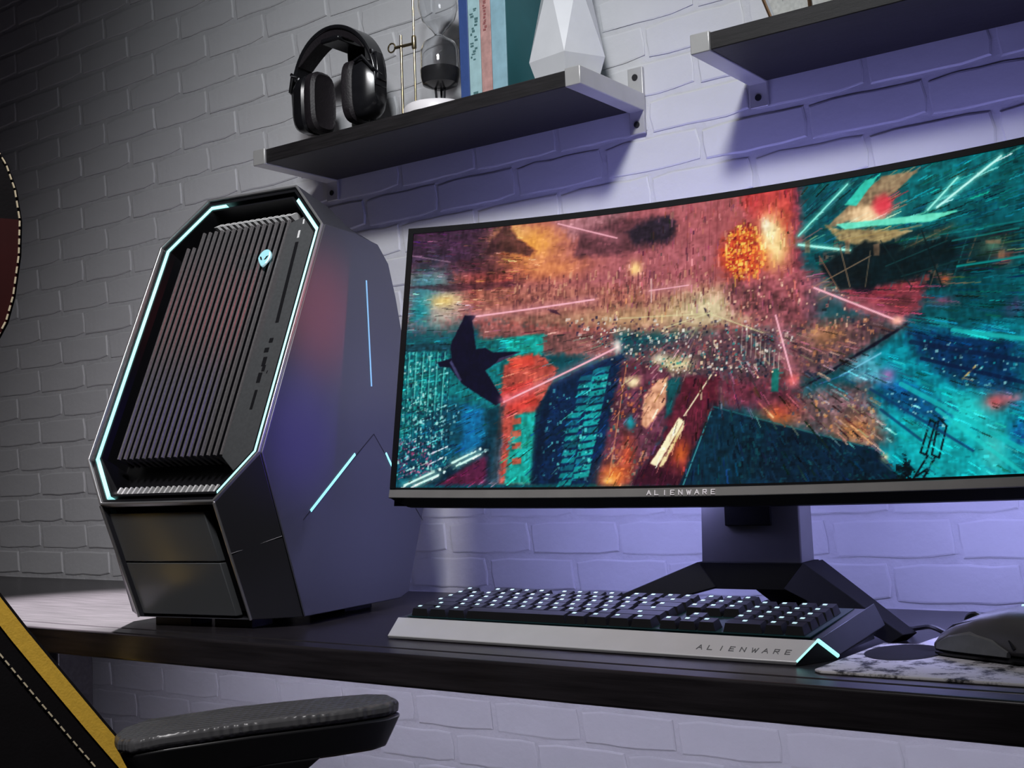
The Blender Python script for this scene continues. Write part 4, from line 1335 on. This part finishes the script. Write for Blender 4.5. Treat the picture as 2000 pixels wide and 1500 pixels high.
# right side wall
MB().hexa([AP + Vector((0.0005, 0.001, 0.001)), F2 + Vector((0, 0.001, 0)), F2 + Vector((-0.01, 0.001, -0.003)), AP + Vector((-0.008, 0.001, -0.004))],
          [(0.2535, 0.160, 0.0400), (0.262, 0.165, 0.018), (0.250, 0.165, 0.008), (0.246, 0.160, 0.034)]).build('side_wall', 'keyboard_dark', kb, bevel=0.0008)
MB().hexa([(KL - .010, 0.030, 0.0200), (KL - .003, 0.030, 0.0205), (KL - .003, 0.030, 0.006), (KL - .010, 0.030, 0.006)],
          [(KL - .008, 0.152, 0.0365), (KL - .001, 0.152, 0.0365), (KL - .001, 0.152, 0.006), (KL - .008, 0.152, 0.006)]).build('side_wall', 'keyboard_dark', kb, bevel=0.0008)
# glowing plate between the key caps
MB().hexa([(KL, 0.034, deck(.034)), (0.238, 0.034, deck(.034)), (0.238, 0.146, deck(.146)), (KL, 0.146, deck(.146))],
          [(KL, 0.034, deck(.034) + .0008), (0.238, 0.034, deck(.034) + .0008), (0.238, 0.146, deck(.146) + .0008), (KL, 0.146, deck(.146) + .0008)]).build('key_light_plate', 'key_glow', kb)
lettering('lettering', 'ALIENWARE', 'letter_dark', lip, (0.1345, 0.0080, 0.0090), (1, 0, 0), (0, 0.027, 0.0168), 0.0056, 0.0112)
PIT = 0.0215
ROWP = 0.0186
rows = [
    [(1, 0), (1, 2), (1, 3), (1, 4), (1, 5), (1, 6.5), (1, 7.5), (1, 8.5), (1, 9.5), (1, 11), (1, 12), (1, 13), (1, 14), (1, 15.3), (1, 16.3), (1, 17.3)],
    [(1, i) for i in range(13)] + [(2, 13), (1, 15.3), (1, 16.3), (1, 17.3), (1, 18.6), (1, 19.6), (1, 20.6), (1, 21.6)],
    [(1.5, 0)] + [(1, 1.5 + i) for i in range(12)] + [(1.5, 13.5), (1, 15.3), (1, 16.3), (1, 17.3), (1, 18.6), (1, 19.6), (1, 20.6), (1, 21.6)],
    [(1.75, 0)] + [(1, 1.75 + i) for i in range(11)] + [(2.25, 12.75), (1, 18.6), (1, 19.6), (1, 20.6), (1, 21.6)],
    [(2.25, 0)] + [(1, 2.25 + i) for i in range(10)] + [(2.75, 12.25), (1, 16.3), (1, 18.6), (1, 19.6), (1, 20.6), (1, 21.6)],
    [(1.25, 0), (1.25, 1.25), (1.25, 2.5), (6.25, 3.75), (1.25, 10), (1.25, 11.25), (1.25, 12.5), (1.25, 13.75), (1, 15.3), (1, 16.3), (1, 17.3), (2, 18.6), (1, 20.6), (1, 21.6)],
]
KEYM = {}


def key_mesh(w):
    if w not in KEYM:
        a = w * PIT - 0.0024
        dpt = ROWP - 0.0022
        zt = 0.0095
        e = 0.0022
        mb = MB().hexa([(0, 0, 0.0012), (a, 0, 0.0012), (a, dpt, 0.0012), (0, dpt, 0.0012)],
                       [(e, e * .8, zt), (a - e, e * .8, zt), (a - e, dpt - e * 1.1, zt + .0012), (e, dpt - e * 1.1, zt + .0012)])
        me = mesh('key', mb.v, mb.f)
        me.materials.append(M['key_black'])
        KEYM[w] = me
    return KEYM[w]


lm = MB().box(0, 0.0042, 0, 0.0034, 0, 0.0003)
LEG = mesh('legend', lm.v, lm.f)
LEG.materials.append(M['legend_glow'])
tilt = math.atan(0.120)
for ri, row in enumerate(rows):
    y = 0.146 - 0.0005 - (ri + 1) * ROWP + 0.0005
    for (w, x) in row:
        kx = KL + 0.006 + x * PIT * 0.985
        ko = link('key', key_mesh(w), None, kb, (kx, y, deck(y)))
        ko.rotation_euler = (tilt, 0, 0)
        if w < 5:
            lo = link('legend', LEG, None, ko, (0.0045 if w < 2 else w * PIT / 2 - .004, 0.0075, 0.0104))
            lo.rotation_euler = (math.atan(0.0012 / 0.013), 0, 0)
# macro and volume blocks keep the row ends closed
MB().box(KL + 0.003, KL + 0.004, 0.034, 0.146, 0.012, 0.020).build('end_strip', 'keyboard_dark', kb)

# ------------------------------------------------------------------ mouse pad and mouse
PB = Vector((-0.28, -0.36, 0))
pad = thing('mouse_pad', 'pale mouse pad with dark scratchy print right of the keyboard', 'mouse pad', PB)
rel(MB().prism([(-0.428, -0.477, 0), (-0.12, -0.472, 0), (-0.12, -0.215, 0), (-0.400, -0.215, 0), (-0.404, -0.296, 0), (-0.436, -0.301, 0), (-0.436, -0.470, 0)], (0, 0, 0.003)), PB).build('cloth', 'pad_cloth', pad, bevel=0.001)
ovl = [(-0.397 + 0.036 * math.cos(a) * 0.94, -0.352 + 0.056 * math.sin(a) * 0.9, 0.003) for a in np.linspace(0, 2 * math.pi, 33)[:-1]]
rel(MB().prism(ovl, (0, 0, 0.0004)), PB).build('dark_oval', 'oval_dark', pad)

MSB = Vector((-0.292, -0.352, 0.0034))
ms = thing('computer_mouse', 'dark grey computer mouse on the pale mouse pad at the right edge', 'mouse', MSB, math.radians(163))
ms.scale = (1.12, 1.12, 1.12)


def mouse_ring(x, hw, zt, zb=0.0, hump=1.0, n=20):
    out = []
    for k_ in range(n):
        a = 2 * math.pi * k_ / n
        cx, sx = math.cos(a), math.sin(a)
        y_ = hw * math.copysign(abs(cx) ** 0.6, cx)
        z_ = (zt - zb) / 2 * math.copysign(abs(sx) ** (0.85 if sx > 0 else 0.35), sx) + (zt + zb) / 2
        out.append((x, y_, z_))
    return out


prof = [(-0.066, 0.012, 0.014), (-0.062, 0.024, 0.022), (-0.050, 0.032, 0.032), (-0.030, 0.035, 0.040), (-0.005, 0.034, 0.0415), (0.020, 0.032, 0.037), (0.042, 0.031, 0.028), (0.056, 0.029, 0.020), (0.062, 0.026, 0.013)]
mb = MB().loft([mouse_ring(x, hw, zt, 0.0035) for x, hw, zt in prof])
mbo = mb.build('shell', 'mouse_grey', ms, smooth=True)
MB().loft([mouse_ring(x, hw * 0.98, 0.006, 0.0) for x, hw, zt in prof]).build('sole', 'mouse_dark', ms, smooth=True)
# side grips, seam lines, wheel and cable
for sg in (-1, 1):
    rs = []
    for x, hw, zt in ((0.058, 0.0272, 0.014), (0.045, 0.0305, 0.022), (0.025, 0.0325, 0.027), (0.005, 0.0335, 0.022), (-0.008, 0.034, 0.012)):
        rs.append([(x, sg * (hw * 0.90), 0.0045), (x, sg * (hw + 0.0022), 0.006), (x, sg * (hw + 0.0012), zt * 0.75), (x, sg * hw * 0.86, zt * 0.93)])
    MB().loft(rs).build('side_grip', 'mouse_side', ms, smooth=True)
    MB().tube([(0.060, sg * 0.013, 0.0165), (0.045, sg * 0.022, 0.0245), (0.020, sg * 0.0255, 0.031), (-0.004, sg * 0.0305, 0.026), (-0.014, sg * 0.0345, 0.012)], 0.0014, 6).build('seam', 'mouse_dark', ms, smooth=True)
MB().lathe([(0.008, -0.0035), (0.0095, -0.002), (0.0095, 0.002), (0.008, 0.0035)], (0.040, 0, 0.0245), 18, 'Y').build('scroll_wheel', 'mouse_dark', ms, smooth=True)
MB().box(-0.012, -0.002, -0.0016, 0.0016, 0.040, 0.0424).build('indicator', 'badge_bright', ms, bevel=0.0005)
Rm = Matrix.Rotation(-math.radians(163), 3, 'Z')
cw = [(-0.350, -0.332, 0.014), (-0.372, -0.318, 0.020), (-0.396, -0.280, 0.014), (-0.428, -0.218, 0.0045), (-0.470, -0.160, 0.0034), (-0.53, -0.100, 0.0034), (-0.59, -0.050, 0.0034), (-0.68, -0.030, 0.0034)]
pts = [Rm @ (Vector(p) - MSB) for p in cw]
fine = []
for i in range(len(pts) - 1):
    p0, p1, p2, p3 = pts[max(i - 1, 0)], pts[i], pts[i + 1], pts[min(i + 2, len(pts) - 1)]
    for t_ in np.linspace(0, 1, 6)[:-1]:
        fine.append(0.5 * ((2 * p1) + (p2 - p0) * t_ + (2 * p0 - 5 * p1 + 4 * p2 - p3) * t_ ** 2 + (-p0 + 3 * p1 - 3 * p2 + p3) * t_ ** 3))
MB().tube(fine, 0.0022, 7).build('cable', 'mouse_dark', ms, smooth=True)

# ------------------------------------------------------------------ things on the left shelf
ZS = 0.7052
# headphone stand
HS = Vector((-1.338, -0.052, ZS))
st = thing('headphone_stand', 'black post stand on the shelf carrying the headphones', 'stand', HS)
MB().box(-0.032, 0.028, -0.045, 0.035, 0, 0.006).build('base', 'headset_black', st, bevel=0.002)
MB().hexa([(-0.012, -0.006, 0.005), (0.026, -0.006, 0.005), (0.026, 0.008, 0.005), (-0.012, 0.008, 0.005)],
          [(-0.020, -0.006, 0.182), (0.018, -0.006, 0.182), (0.018, 0.008, 0.182), (-0.020, 0.008, 0.182)]).build('post', 'headset_black', st, bevel=0.002)
MB().box(-0.024, 0.016, -0.062, 0.008, 0.165, 0.1735).build('cradle', 'headset_black', st, bevel=0.003)
# headphones
HP = Vector((-1.346, -0.092, 0.790))
hp = thing('headphones', 'glossy black over-ear headphones hanging on the shelf stand', 'headphones', HP)
rs, rs2 = [], []
for a in np.linspace(math.radians(-8), math.radians(188), 36):
    ca_, sa_ = math.cos(a), math.sin(a)
    rx, rz = 0.092, 0.100
    wv = 0.014 + 0.006 * max(0, sa_)
    for R_, (ro, ri_), wm in ((rs, (1.0, 0.93), 1.0),):
        R_.append([(rx * ro * ca_, -wv, rz * ro * sa_ + .008), (rx * ro * ca_, wv, rz * ro * sa_ + .008), (rx * ri_ * ca_, wv, rz * ri_ * sa_ + .008), (rx * ri_ * ca_, -wv, rz * ri_ * sa_ + .008)])
MB().loft(rs).build('headband', 'headset_black', hp, bevel=0.002)
for a in np.linspace(math.radians(32), math.radians(148), 26):
    th_ = 0.010 * (1 - abs((a - math.pi / 2) / math.radians(58)) ** 4) + 0.002
    ca_, sa_ = math.cos(a), math.sin(a)
    rs2.append([(0.0855 * ca_, -0.017, 0.0935 * sa_ + .008), (0.0855 * ca_, 0.017, 0.0935 * sa_ + .008), ((0.0855 - th_) * ca_, 0.015, (0.0935 - th_) * sa_ + .008), ((0.0855 - th_) * ca_, -0.015, (0.0935 - th_) * sa_ + .008)])
MB().loft(rs2).build('band_cushion', 'headset_pad', hp, bevel=0.002)


def cup_ring(x, ry, rz, n=28, p=0.62):
    out = []
    for k_ in range(n):
        a = 2 * math.pi * k_ / n
        c_, s_ = math.cos(a), math.sin(a)
        out.append((x, ry * math.copysign(abs(c_) ** p, c_), -0.005 + rz * math.copysign(abs(s_) ** p, s_)))
    return out


for sg in (-1, 1):
    xi, xo = 0.052, 0.090
    cup = MB().loft([cup_ring(sg * xi, 0.025, 0.044), cup_ring(sg * (xi + .004), 0.028, 0.048), cup_ring(sg * (xi + .018), 0.027, 0.047), cup_ring(sg * (xo - .009), 0.022, 0.041), cup_ring(sg * xo, 0.014, 0.028)]).build('ear_cup', 'headset_black', hp, smooth=True)
    MB().loft([cup_ring(sg * 0.032, 0.020, 0.038), cup_ring(sg * 0.029, 0.024, 0.044), cup_ring(sg * 0.034, 0.029, 0.049), cup_ring(sg * 0.047, 0.029, 0.049), cup_ring(sg * 0.052, 0.025, 0.044)]).build('ear_pad', 'headset_pad', cup, smooth=True)
    MB().tube([(sg * 0.092, -0.001, 0.012), (sg * 0.090, -0.018, 0.020), (sg * 0.076, -0.026, 0.040), (sg * 0.062, -0.0275, 0.034)], 0.0028, 8).build('yoke', 'headset_chrome' if sg < 0 else 'headset_black', hp, smooth=True)
    MB().hexa([(sg * 0.085, -0.010, 0.004), (sg * 0.095, -0.010, 0.004), (sg * 0.095, 0.010, 0.004), (sg * 0.085, 0.010, 0.004)],
              [(sg * 0.082, -0.008, 0.050), (sg * 0.090, -0.008, 0.050), (sg * 0.090, 0.008, 0.050), (sg * 0.082, 0.008, 0.050)]).build('slider', 'headset_black', hp, bevel=0.002)
    MB().lathe([(0.003, -0.0175), (0.003, -0.0145)], (sg * 0.087, 0, 0.048), 10, 'Y').build('rivet', 'headset_chrome', hp)

# glass brewer on a white base with a brass frame
BW = Vector((-1.132, -0.108, ZS))
bw = thing('glass_brewer', 'hourglass glass brewer with brass frame on a round white base', 'brewer', BW)
MB().lathe([(0.046, 0), (0.050, 0.003), (0.050, 0.013), (0.047, 0.017)], (0, 0, 0), 40).build('base', 'marble_white', bw, smooth=True)
MB().lathe([(0.012, 0.044), (0.026, 0.050), (0.0285, 0.062), (0.0290, 0.072)], (0.008, 0, 0), 32).build('bowl', 'bowl_dark', bw, smooth=True)
for k in range(3):
    MB().tube([(0.008 + 0.006 * math.cos(k * 2.1), 0.006 * math.sin(k * 2.1), 0.017), (0.008 + 0.008 * math.cos(k * 2.1), 0.008 * math.sin(k * 2.1), 0.047)], 0.0018, 6).build('peg', 'bowl_dark', bw)
go = [(0.0285, 0.072), (0.0285, 0.100), (0.024, 0.112), (0.010, 0.121), (0.006, 0.125), (0.010, 0.131), (0.024, 0.146), (0.030, 0.165), (0.030, 0.200), (0.022, 0.222), (0.014, 0.232)]
gi = [(max(r - 0.0016, 0.003), h) for r, h in go][::-1]
MB().lathe(go + gi, (0.008, 0, 0), 36, cap=False).build('glass_body', 'glass', bw, smooth=True)
MB().tube([(-0.060, 0, 0.006), (-0.0655, 0, 0.010), (-0.0660, 0, 0.020), (-0.0660, 0, 0.142)], 0.0020, 10).build('brass_rod', 'brass', bw, smooth=True)
MB().tube([(-0.060, 0, 0.006), (-0.030, 0, 0.008)], 0.0022, 10).build('brass_rod', 'brass', bw, smooth=True)
MB().tube([(-0.042, 0.002, 0.015), (-0.042, 0.002, 0.245)], 0.0017, 10).build('brass_rod', 'brass', bw, smooth=True)
MB().tube([(-0.042, 0.002, 0.245), (-0.020, 0.002, 0.252), (0.008, 0.0, 0.236)], 0.0017, 8).build('brass_rod', 'brass', bw, smooth=True)
MB().tube([(-0.078, 0, 0.1255), (-0.040, 0, 0.1235)], 0.0024, 10).build('brass_bar', 'brass', bw, smooth=True)
MB().tube([(-0.0850 + 0.0068 * math.cos(a), 0, 0.1270 + 0.0068 * math.sin(a)) for a in np.linspace(0, 2 * math.pi, 25)[:-1]], 0.0013, 8, closed=True).build('brass_ring', 'brass', bw, smooth=True)
MB().lathe([(0.0032, 0.116), (0.0038, 0.118), (0.0038, 0.134), (0.0032, 0.136)], (-0.042, 0.002, 0), 14).build('brass_clamp', 'brass', bw, smooth=True)


# books
def book(x0, x1, y0, depth, h, cover, spine, label, name='book', lean=0.0, prints=()):
    base = Vector((x0, y0, ZS))
    t = thing(name, label, 'book', base, 0, 'books on the wall shelf')
    w = x1 - x0
    th_ = 0.0022
    MB().box(0, th_, 0.002, depth, 0, h).build('cover_board', cover, t, bevel=0.0005)
    MB().box(w - th_, w, 0.002, depth, 0, h).build('cover_board', cover, t, bevel=0.0005)
    sp = MB().box(0, w, 0, 0.0022, 0, h).build('spine', spine, t, bevel=0.0008)
    MB().box(th_, w - th_, 0.0025, depth - 0.004, 0.002, h - 0.003).build('page_block', 'paper', t)
    for (a, b, c, d, mt) in prints:
        MB().box(a * w, b * w, -0.0004, 0.0003, c, d).build('spine_print', mt, sp)
    return t


rb = random.Random(3)


def script_prints(mt, z0, z1, n, a0=.2, a1=.8):
    out = []
    z = z0
    while z < z1:
        hgt = rb.uniform(.0012, .0035)
        c = rb.uniform(a0, a1 - .25)
        out.append((c, c + rb.uniform(.12, .3), z, z + hgt, mt))
        z += hgt + rb.uniform(.0006, .0022)
    return out


book(-1.0675, -1.0515, -0.132, 0.115, 0.226, 'book_navy', 'book_navy', 'thin navy blue book, nearest the glass brewer')
book(-1.0510, -1.0300, -0.132, 0.112, 0.220, 'book_mint', 'book_mint', 'pale mint book with dark lettering, between the navy and the salmon book', prints=script_prints('print_dark', 0.062, 0.135, 0, .15, .85) + [(.3, .7, .012, .016, 'print_dark')])
book(-1.0295, -1.0110, -0.132, 0.112, 0.224, 'book_salmon', 'book_salmon', 'salmon pink book with worn spine, between mint and pale blue books', prints=script_prints('print_red', 0.100, 0.145, 0, .3, .7))
book(-1.0105, -0.9850, -0.132, 0.118, 0.230, 'book_teal', 'book_pale', 'large teal book with pale blue spine, beside the white vase')

# vase
VB = Vector((-0.912, -0.088, ZS))
va = thing('faceted_vase', 'white faceted vase on the shelf end beside the teal book', 'vase', VB, math.radians(-62))
levels = [(0.0, 0.042, 0.0), (0.038, 0.055, 0.0), (0.150, 0.034, math.pi / 5), (0.225, 0.022, 0.0), (0.235, 0.020, 0.0)]
rings = []
for (z, r, off) in levels:
    rings.append([(r * math.cos(off + 2 * math.pi * k / 5), r * math.sin(off + 2 * math.pi * k / 5), z) for k in range(5)])
mb = MB()
mb.add([p for rg in rings for p in rg], [])
fs = [tuple(range(5))[::-1]]
for li in range(4):
    for k in range(5):
        l = (k + 1) % 5
        a, b, c, d = li * 5 + k, li * 5 + l, (li + 1) * 5 + l, (li + 1) * 5 + k
        if li == 1:
            fs += [(a, b, d), (b, c, d)]
        elif li == 2:
            c2, d2 = (li + 1) * 5 + (k + 1) % 5, (li + 1) * 5 + k
            fs += [(a, b, c2), (a, c2, d2)]
        else:
            fs.append((a, b, c, d))
mb.f = fs
mb.build('body', 'vase_white', va)
rim_i = [(p[0] * 0.8, p[1] * 0.8, 0.2355) for p in rings[-1]]
MB().prism(rim_i, (0, 0, -0.02)).build('mouth', 'case_black', va)

# geometric planter on the right shelf
TB = Vector((-0.545, -0.090, ZS))
tr = thing('geometric_planter', 'copper-edged geometric glass planter filled with white gravel on upper right shelf', 'planter', TB, math.radians(8))
n6 = 6
ang = [math.radians(30 + 60 * k) for k in range(n6)]
lo = [Vector((0.058 * math.cos(a), 0.052 * math.sin(a), 0.002)) for a in ang]
mi = [Vector((0.085 * math.cos(a), 0.070 * math.sin(a), 0.075)) for a in ang]
tp = [Vector((0.050 * math.cos(a), 0.045 * math.sin(a), 0.150)) for a in ang]
for k in range(n6):
    l = (k + 1) % n6
    for A_, B_ in ((lo, mi), (mi, tp)):
        MB().tube([A_[k], B_[k]], 0.0022, 6).build('copper_edge', 'copper', tr)
        q = [A_[k], A_[l], B_[l], B_[k]]
        ctr = sum(q, Vector()) / 4
        nrm = (q[1] - q[0]).cross(q[3] - q[0]).normalized()
        MB().prism(q, nrm * 0.0012).build('pane', 'pane_glass', tr)
    for A_ in (lo, mi, tp):
        MB().tube([A_[k], A_[l]], 0.0022, 6).build('copper_edge', 'copper', tr)
gv, gf = [], []
for layer in range(16):
    t_ = layer / 15
    rr = 0.93 * (0.056 + (0.083 - 0.056) * t_)
    n_ = 74 if layer < 15 else 260
    for i in range(n_):
        a = rng.uniform(0, 2 * math.pi)
        e = (0.88 + 0.06 * rng.random()) if layer < 15 else math.sqrt(rng.random()) * 0.93
        # hexagonal footprint
        aa = (a - math.radians(30)) % math.radians(60) - math.radians(30)
        hexr = math.cos(math.radians(30)) / math.cos(aa)
        c = Vector((rr * e * hexr * math.cos(a), rr * e * hexr * 0.86 * math.sin(a), 0.006 + t_ * 0.060 + rng.uniform(-.001, .001)))
        s_ = rng.uniform(0.0022, 0.0036)
        pv = [c + Vector((x, y, z)) * s_ * rng.uniform(.75, 1.2) for x, y, z in ((1, 0, 0), (-1, 0, 0), (0, 1, 0), (0, -1, 0), (0, 0, 1), (0, 0, -1))]
        n0 = len(gv)
        gv += pv
        gf += [tuple(n0 + i_ for i_ in f) for f in ((0, 2, 4), (2, 1, 4), (1, 3, 4), (3, 0, 4), (2, 0, 5), (1, 2, 5), (3, 1, 5), (0, 3, 5))]
g = link('gravel', mesh('gravel', gv, gf), 'gravel_white', tr)
g['kind'] = 'stuff'
core = [p * 0.9 for p in lo]
core2 = [lo[i].lerp(mi[i], .86) * 0.9 for i in range(6)]
MB().hexa(core, core2).build('gravel_core', 'gravel_white', tr)

# ------------------------------------------------------------------ gaming chair, lower left
FD, LD = Vector((0.5, 0.866, 0)), Vector((0.866, -0.5, 0))
E0 = Vector((-1.0, -0.9, 0))
ch = thing('gaming_chair', 'black gaming chair with yellow and red piping in the left foreground', 'chair', (-1.155, -0.565, -0.74))
CB = Vector(ch.location)


def cp(f, z, l=0.0):
    return E0 + FD * f + LD * l + Vector((0, 0, z)) - CB


front = [(-0.055, 0.560), (-0.020, 0.530), (0.010, 0.487), (0.019, 0.471), (0.026, 0.449), (0.030, 0.421), (0.029, 0.389), (0.024, 0.352), (0.018, 0.329), (0.009, 0.311), (-0.010, 0.270), (-0.018, 0.225), (-0.017, 0.175), (-0.008, 0.135), (0.008, 0.098), (0.032, 0.063), (0.061, 0.023), (0.091, -0.018), (0.130, -0.070), (0.175, -0.128), (0.235, -0.180), (0.320, -0.210), (0.420, -0.218), (0.470, -0.232)]
back = [(0.480, -0.262), (0.440, -0.300), (0.050, -0.310), (-0.060, -0.280), (-0.105, -0.10), (-0.120, 0.10), (-0.135, 0.30), (-0.145, 0.48), (-0.130, 0.555), (-0.095, 0.580)]
WCH = 0.50
front0 = front
for l0, nm in ((-0.075, 0), (-WCH, 1)):
    front = front0 if nm == 0 else [(f - 0.03, z - 0.012) for f, z in front0]
    near, far = (l0 + 0.075, l0) if nm == 0 else (l0, l0 + 0.075)
    bo = MB().hexa([cp(f - (0.09 if i < len(front) else 0), z - (0.03 if i < len(front) else 0), far) for i, (f, z) in enumerate(front + back)], [cp(f, z, near) for f, z in front + back]).build('side_bolster', 'chair_black', ch, bevel=0.006, seg=3)
    lface = 0.0 if nm == 0 else -WCH
    sgn = 1 if nm == 0 else -1

    def ribbon(i0, i1, d0, d1, name, mt):
        ps = front[i0:i1]
        fine_ = []
        for i in range(len(ps) - 1):
            for t_ in np.linspace(0, 1, 5)[:-1]:
                fine_.append((ps[i][0] + (ps[i + 1][0] - ps[i][0]) * t_, ps[i][1] + (ps[i + 1][1] - ps[i][1]) * t_))
        fine_.append(ps[-1])
        rs_ = []
        for i, p in enumerate(fine_):
            a, b = fine_[max(i - 1, 0)], fine_[min(i + 1, len(fine_) - 1)]
            tx, tz = b[0] - a[0], b[1] - a[1]
            ln = math.hypot(tx, tz)
            nx, nz = tz / ln, -tx / ln     # to the inside of the bolster
            q0 = (p[0] + nx * d0, p[1] + nz * d0)
            q1 = (p[0] + nx * d1, p[1] + nz * d1)
            rs_.append([cp(*q0, lface + sgn * 0.0015 - sgn * 0.008), cp(*q0, lface + sgn * 0.0015), cp(*q1, lface + sgn * 0.0025), cp(*q1, lface - sgn * 0.004)])
        return MB().loft(rs_).build(name, mt, bo)

    ribbon(10, 23, 0.004, 0.018, 'piping', 'chair_yellow')
    ribbon(5, 11, 0.003, 0.022, 'piping', 'chair_red')
    mb = MB()
    for i0, i1, dd in ((10, 23, 0.032), (1, 11, 0.004)):
        ps = front[i0:i1]
        for i in range(len(ps) - 1):
            a, b = ps[i], ps[i + 1]
            ln = math.hypot(b[0] - a[0], b[1] - a[1])
            n_ = max(1, int(ln / 0.0075))
            tx, tz = (b[0] - a[0]) / ln, (b[1] - a[1]) / ln
            nx, nz = tz, -tx
            for k in range(n_):
                s0, s1 = (k + 0.15) / n_, (k + 0.8) / n_
                p0 = (a[0] + (b[0] - a[0]) * s0 + nx * dd, a[1] + (b[1] - a[1]) * s0 + nz * dd)
                p1 = (a[0] + (b[0] - a[0]) * s1 + nx * dd, a[1] + (b[1] - a[1]) * s1 + nz * dd)
                mb.tube([cp(*p0, lface + sgn * 0.0028), cp(*p1, lface + sgn * 0.0028)], 0.0009, 5)
    so = mb.build('stitching', 'stitch_cream', bo)
    so['kind'] = 'stuff'
MB().prism([cp(f, z, -WCH + 0.07) for f, z in [(-0.06, 0.55), (-0.045, 0.40), (-0.065, 0.22), (-0.045, 0.05), (-0.03, -0.21), (-0.08, -0.24), (-0.11, 0.05), (-0.13, 0.45), (-0.11, 0.57)]], LD * (WCH - 0.14)).build('backrest', 'chair_black', ch, bevel=0.015, seg=3)
MB().prism([cp(f, z, -WCH + 0.07) for f, z in [(-0.03, -0.235), (0.2, -0.245), (0.42, -0.235), (0.455, -0.26), (0.44, -0.30), (0.0, -0.31)]], LD * (WCH - 0.14)).build('seat', 'chair_black', ch, bevel=0.012, seg=3)
# armrests
for l0, nm in ((0.018, 0), (-WCH - 0.098, 1)):
    outline = []
    for (f, w) in ((0.096, .012), (0.104, .030), (0.128, .040), (0.200, .040), (0.285, .037), (0.325, .030), (0.342, .016)):
        outline.append((f, w))
    poly = [(f, 0.040 - w) for f, w in outline] + [(f, 0.040 + w) for f, w in outline[::-1]]
    zo = 0.0 if nm == 0 else -0.14
    ztop = lambda f: zo - 0.020 - 0.012 * max(0, (0.16 - f) / 0.06) ** 2 * 0.6
    top_ = [cp(f, ztop(f), l0 + l) for f, l in poly]
    bot_ = [cp(f, ztop(f) - 0.012, l0 + l) for f, l in poly]
    ap = MB().hexa(bot_, top_).build('arm_pad', 'arm_pad', ch, bevel=0.004, seg=3)
    poly2 = [(f + 0.002, 0.040 + (l - 0.040) * 0.98) for f, l in poly]
    MB().hexa([cp(f * 0.9 + 0.02, zo - 0.062, l0 + 0.04 + (l - .04) * .75) for f, l in poly2], [cp(f, ztop(f) - 0.0125, l0 + l) for f, l in poly2]).build('arm_shell', 'arm_plastic', ch, bevel=0.003)
    MB().hexa([cp(f, zo - 0.085, l0 + l) for f, l in ((0.16, .02), (0.235, .02), (0.235, .06), (0.16, .06))], [cp(f, zo - 0.060, l0 + l) for f, l in ((0.14, .01), (0.265, .01), (0.265, .07), (0.14, .07))]).build('arm_slider', 'arm_plastic', ch, bevel=0.002)
    MB().hexa([cp(f, -0.33, l0 + l) for f, l in ((0.165, .025), (0.215, .025), (0.215, .055), (0.165, .055))], [cp(f, zo - 0.084, l0 + l) for f, l in ((0.165, .025), (0.230, .025), (0.230, .055), (0.165, .055))]).build('arm_post', 'arm_plastic', ch, bevel=0.002)
    lx = (l0 + 0.04, -0.15) if nm == 0 else (l0 + 0.04, -WCH + 0.15)
    MB().hexa([cp(0.165, -0.345, lx[0]), cp(0.215, -0.345, lx[0]), cp(0.215, -0.325, lx[0]), cp(0.165, -0.325, lx[0])],
              [cp(0.165, -0.335, lx[1]), cp(0.215, -0.335, lx[1]), cp(0.215, -0.305, lx[1]), cp(0.165, -0.305, lx[1])]).build('arm_mount', 'metal_dark', ch)
cx_ = cp(0.19, 0, -WCH / 2)
MB().lathe([(0.11, -0.335), (0.11, -0.312)], (cx_.x, cx_.y, 0.74), 24).build('seat_plate', 'metal_dark', ch)
MB().lathe([(0.026, -0.62), (0.026, -0.335)], (cx_.x, cx_.y, 0.74), 20).build('gas_lift', 'metal_dark', ch, smooth=True)
for k in range(5):
    a = k * 2 * math.pi / 5 + 0.3
    d = Vector((math.cos(a), math.sin(a), 0))
    s_ = Vector((-d.y, d.x, 0))
    c0, c1 = Vector((cx_.x, cx_.y, 0)), Vector((cx_.x, cx_.y, 0)) + d * 0.29
    bl = MB().hexa([c0 + s_ * .03 + Vector((0, 0, .08)), c0 - s_ * .03 + Vector((0, 0, .08)), c0 - s_ * .03 + Vector((0, 0, .125)), c0 + s_ * .03 + Vector((0, 0, .125))],
                   [c1 + s_ * .018 + Vector((0, 0, .058)), c1 - s_ * .018 + Vector((0, 0, .058)), c1 - s_ * .018 + Vector((0, 0, .085)), c1 + s_ * .018 + Vector((0, 0, .085))]).build('base_leg', 'metal_dark', ch, bevel=0.003)
    MB().lathe([(0.028, -0.02), (0.0285, -0.015), (0.0285, 0.015), (0.028, 0.02)], (c1.x - d.x * .02, c1.y - d.y * .02, 0.0287), 18, 'Y').build('caster', 'arm_plastic', bl)
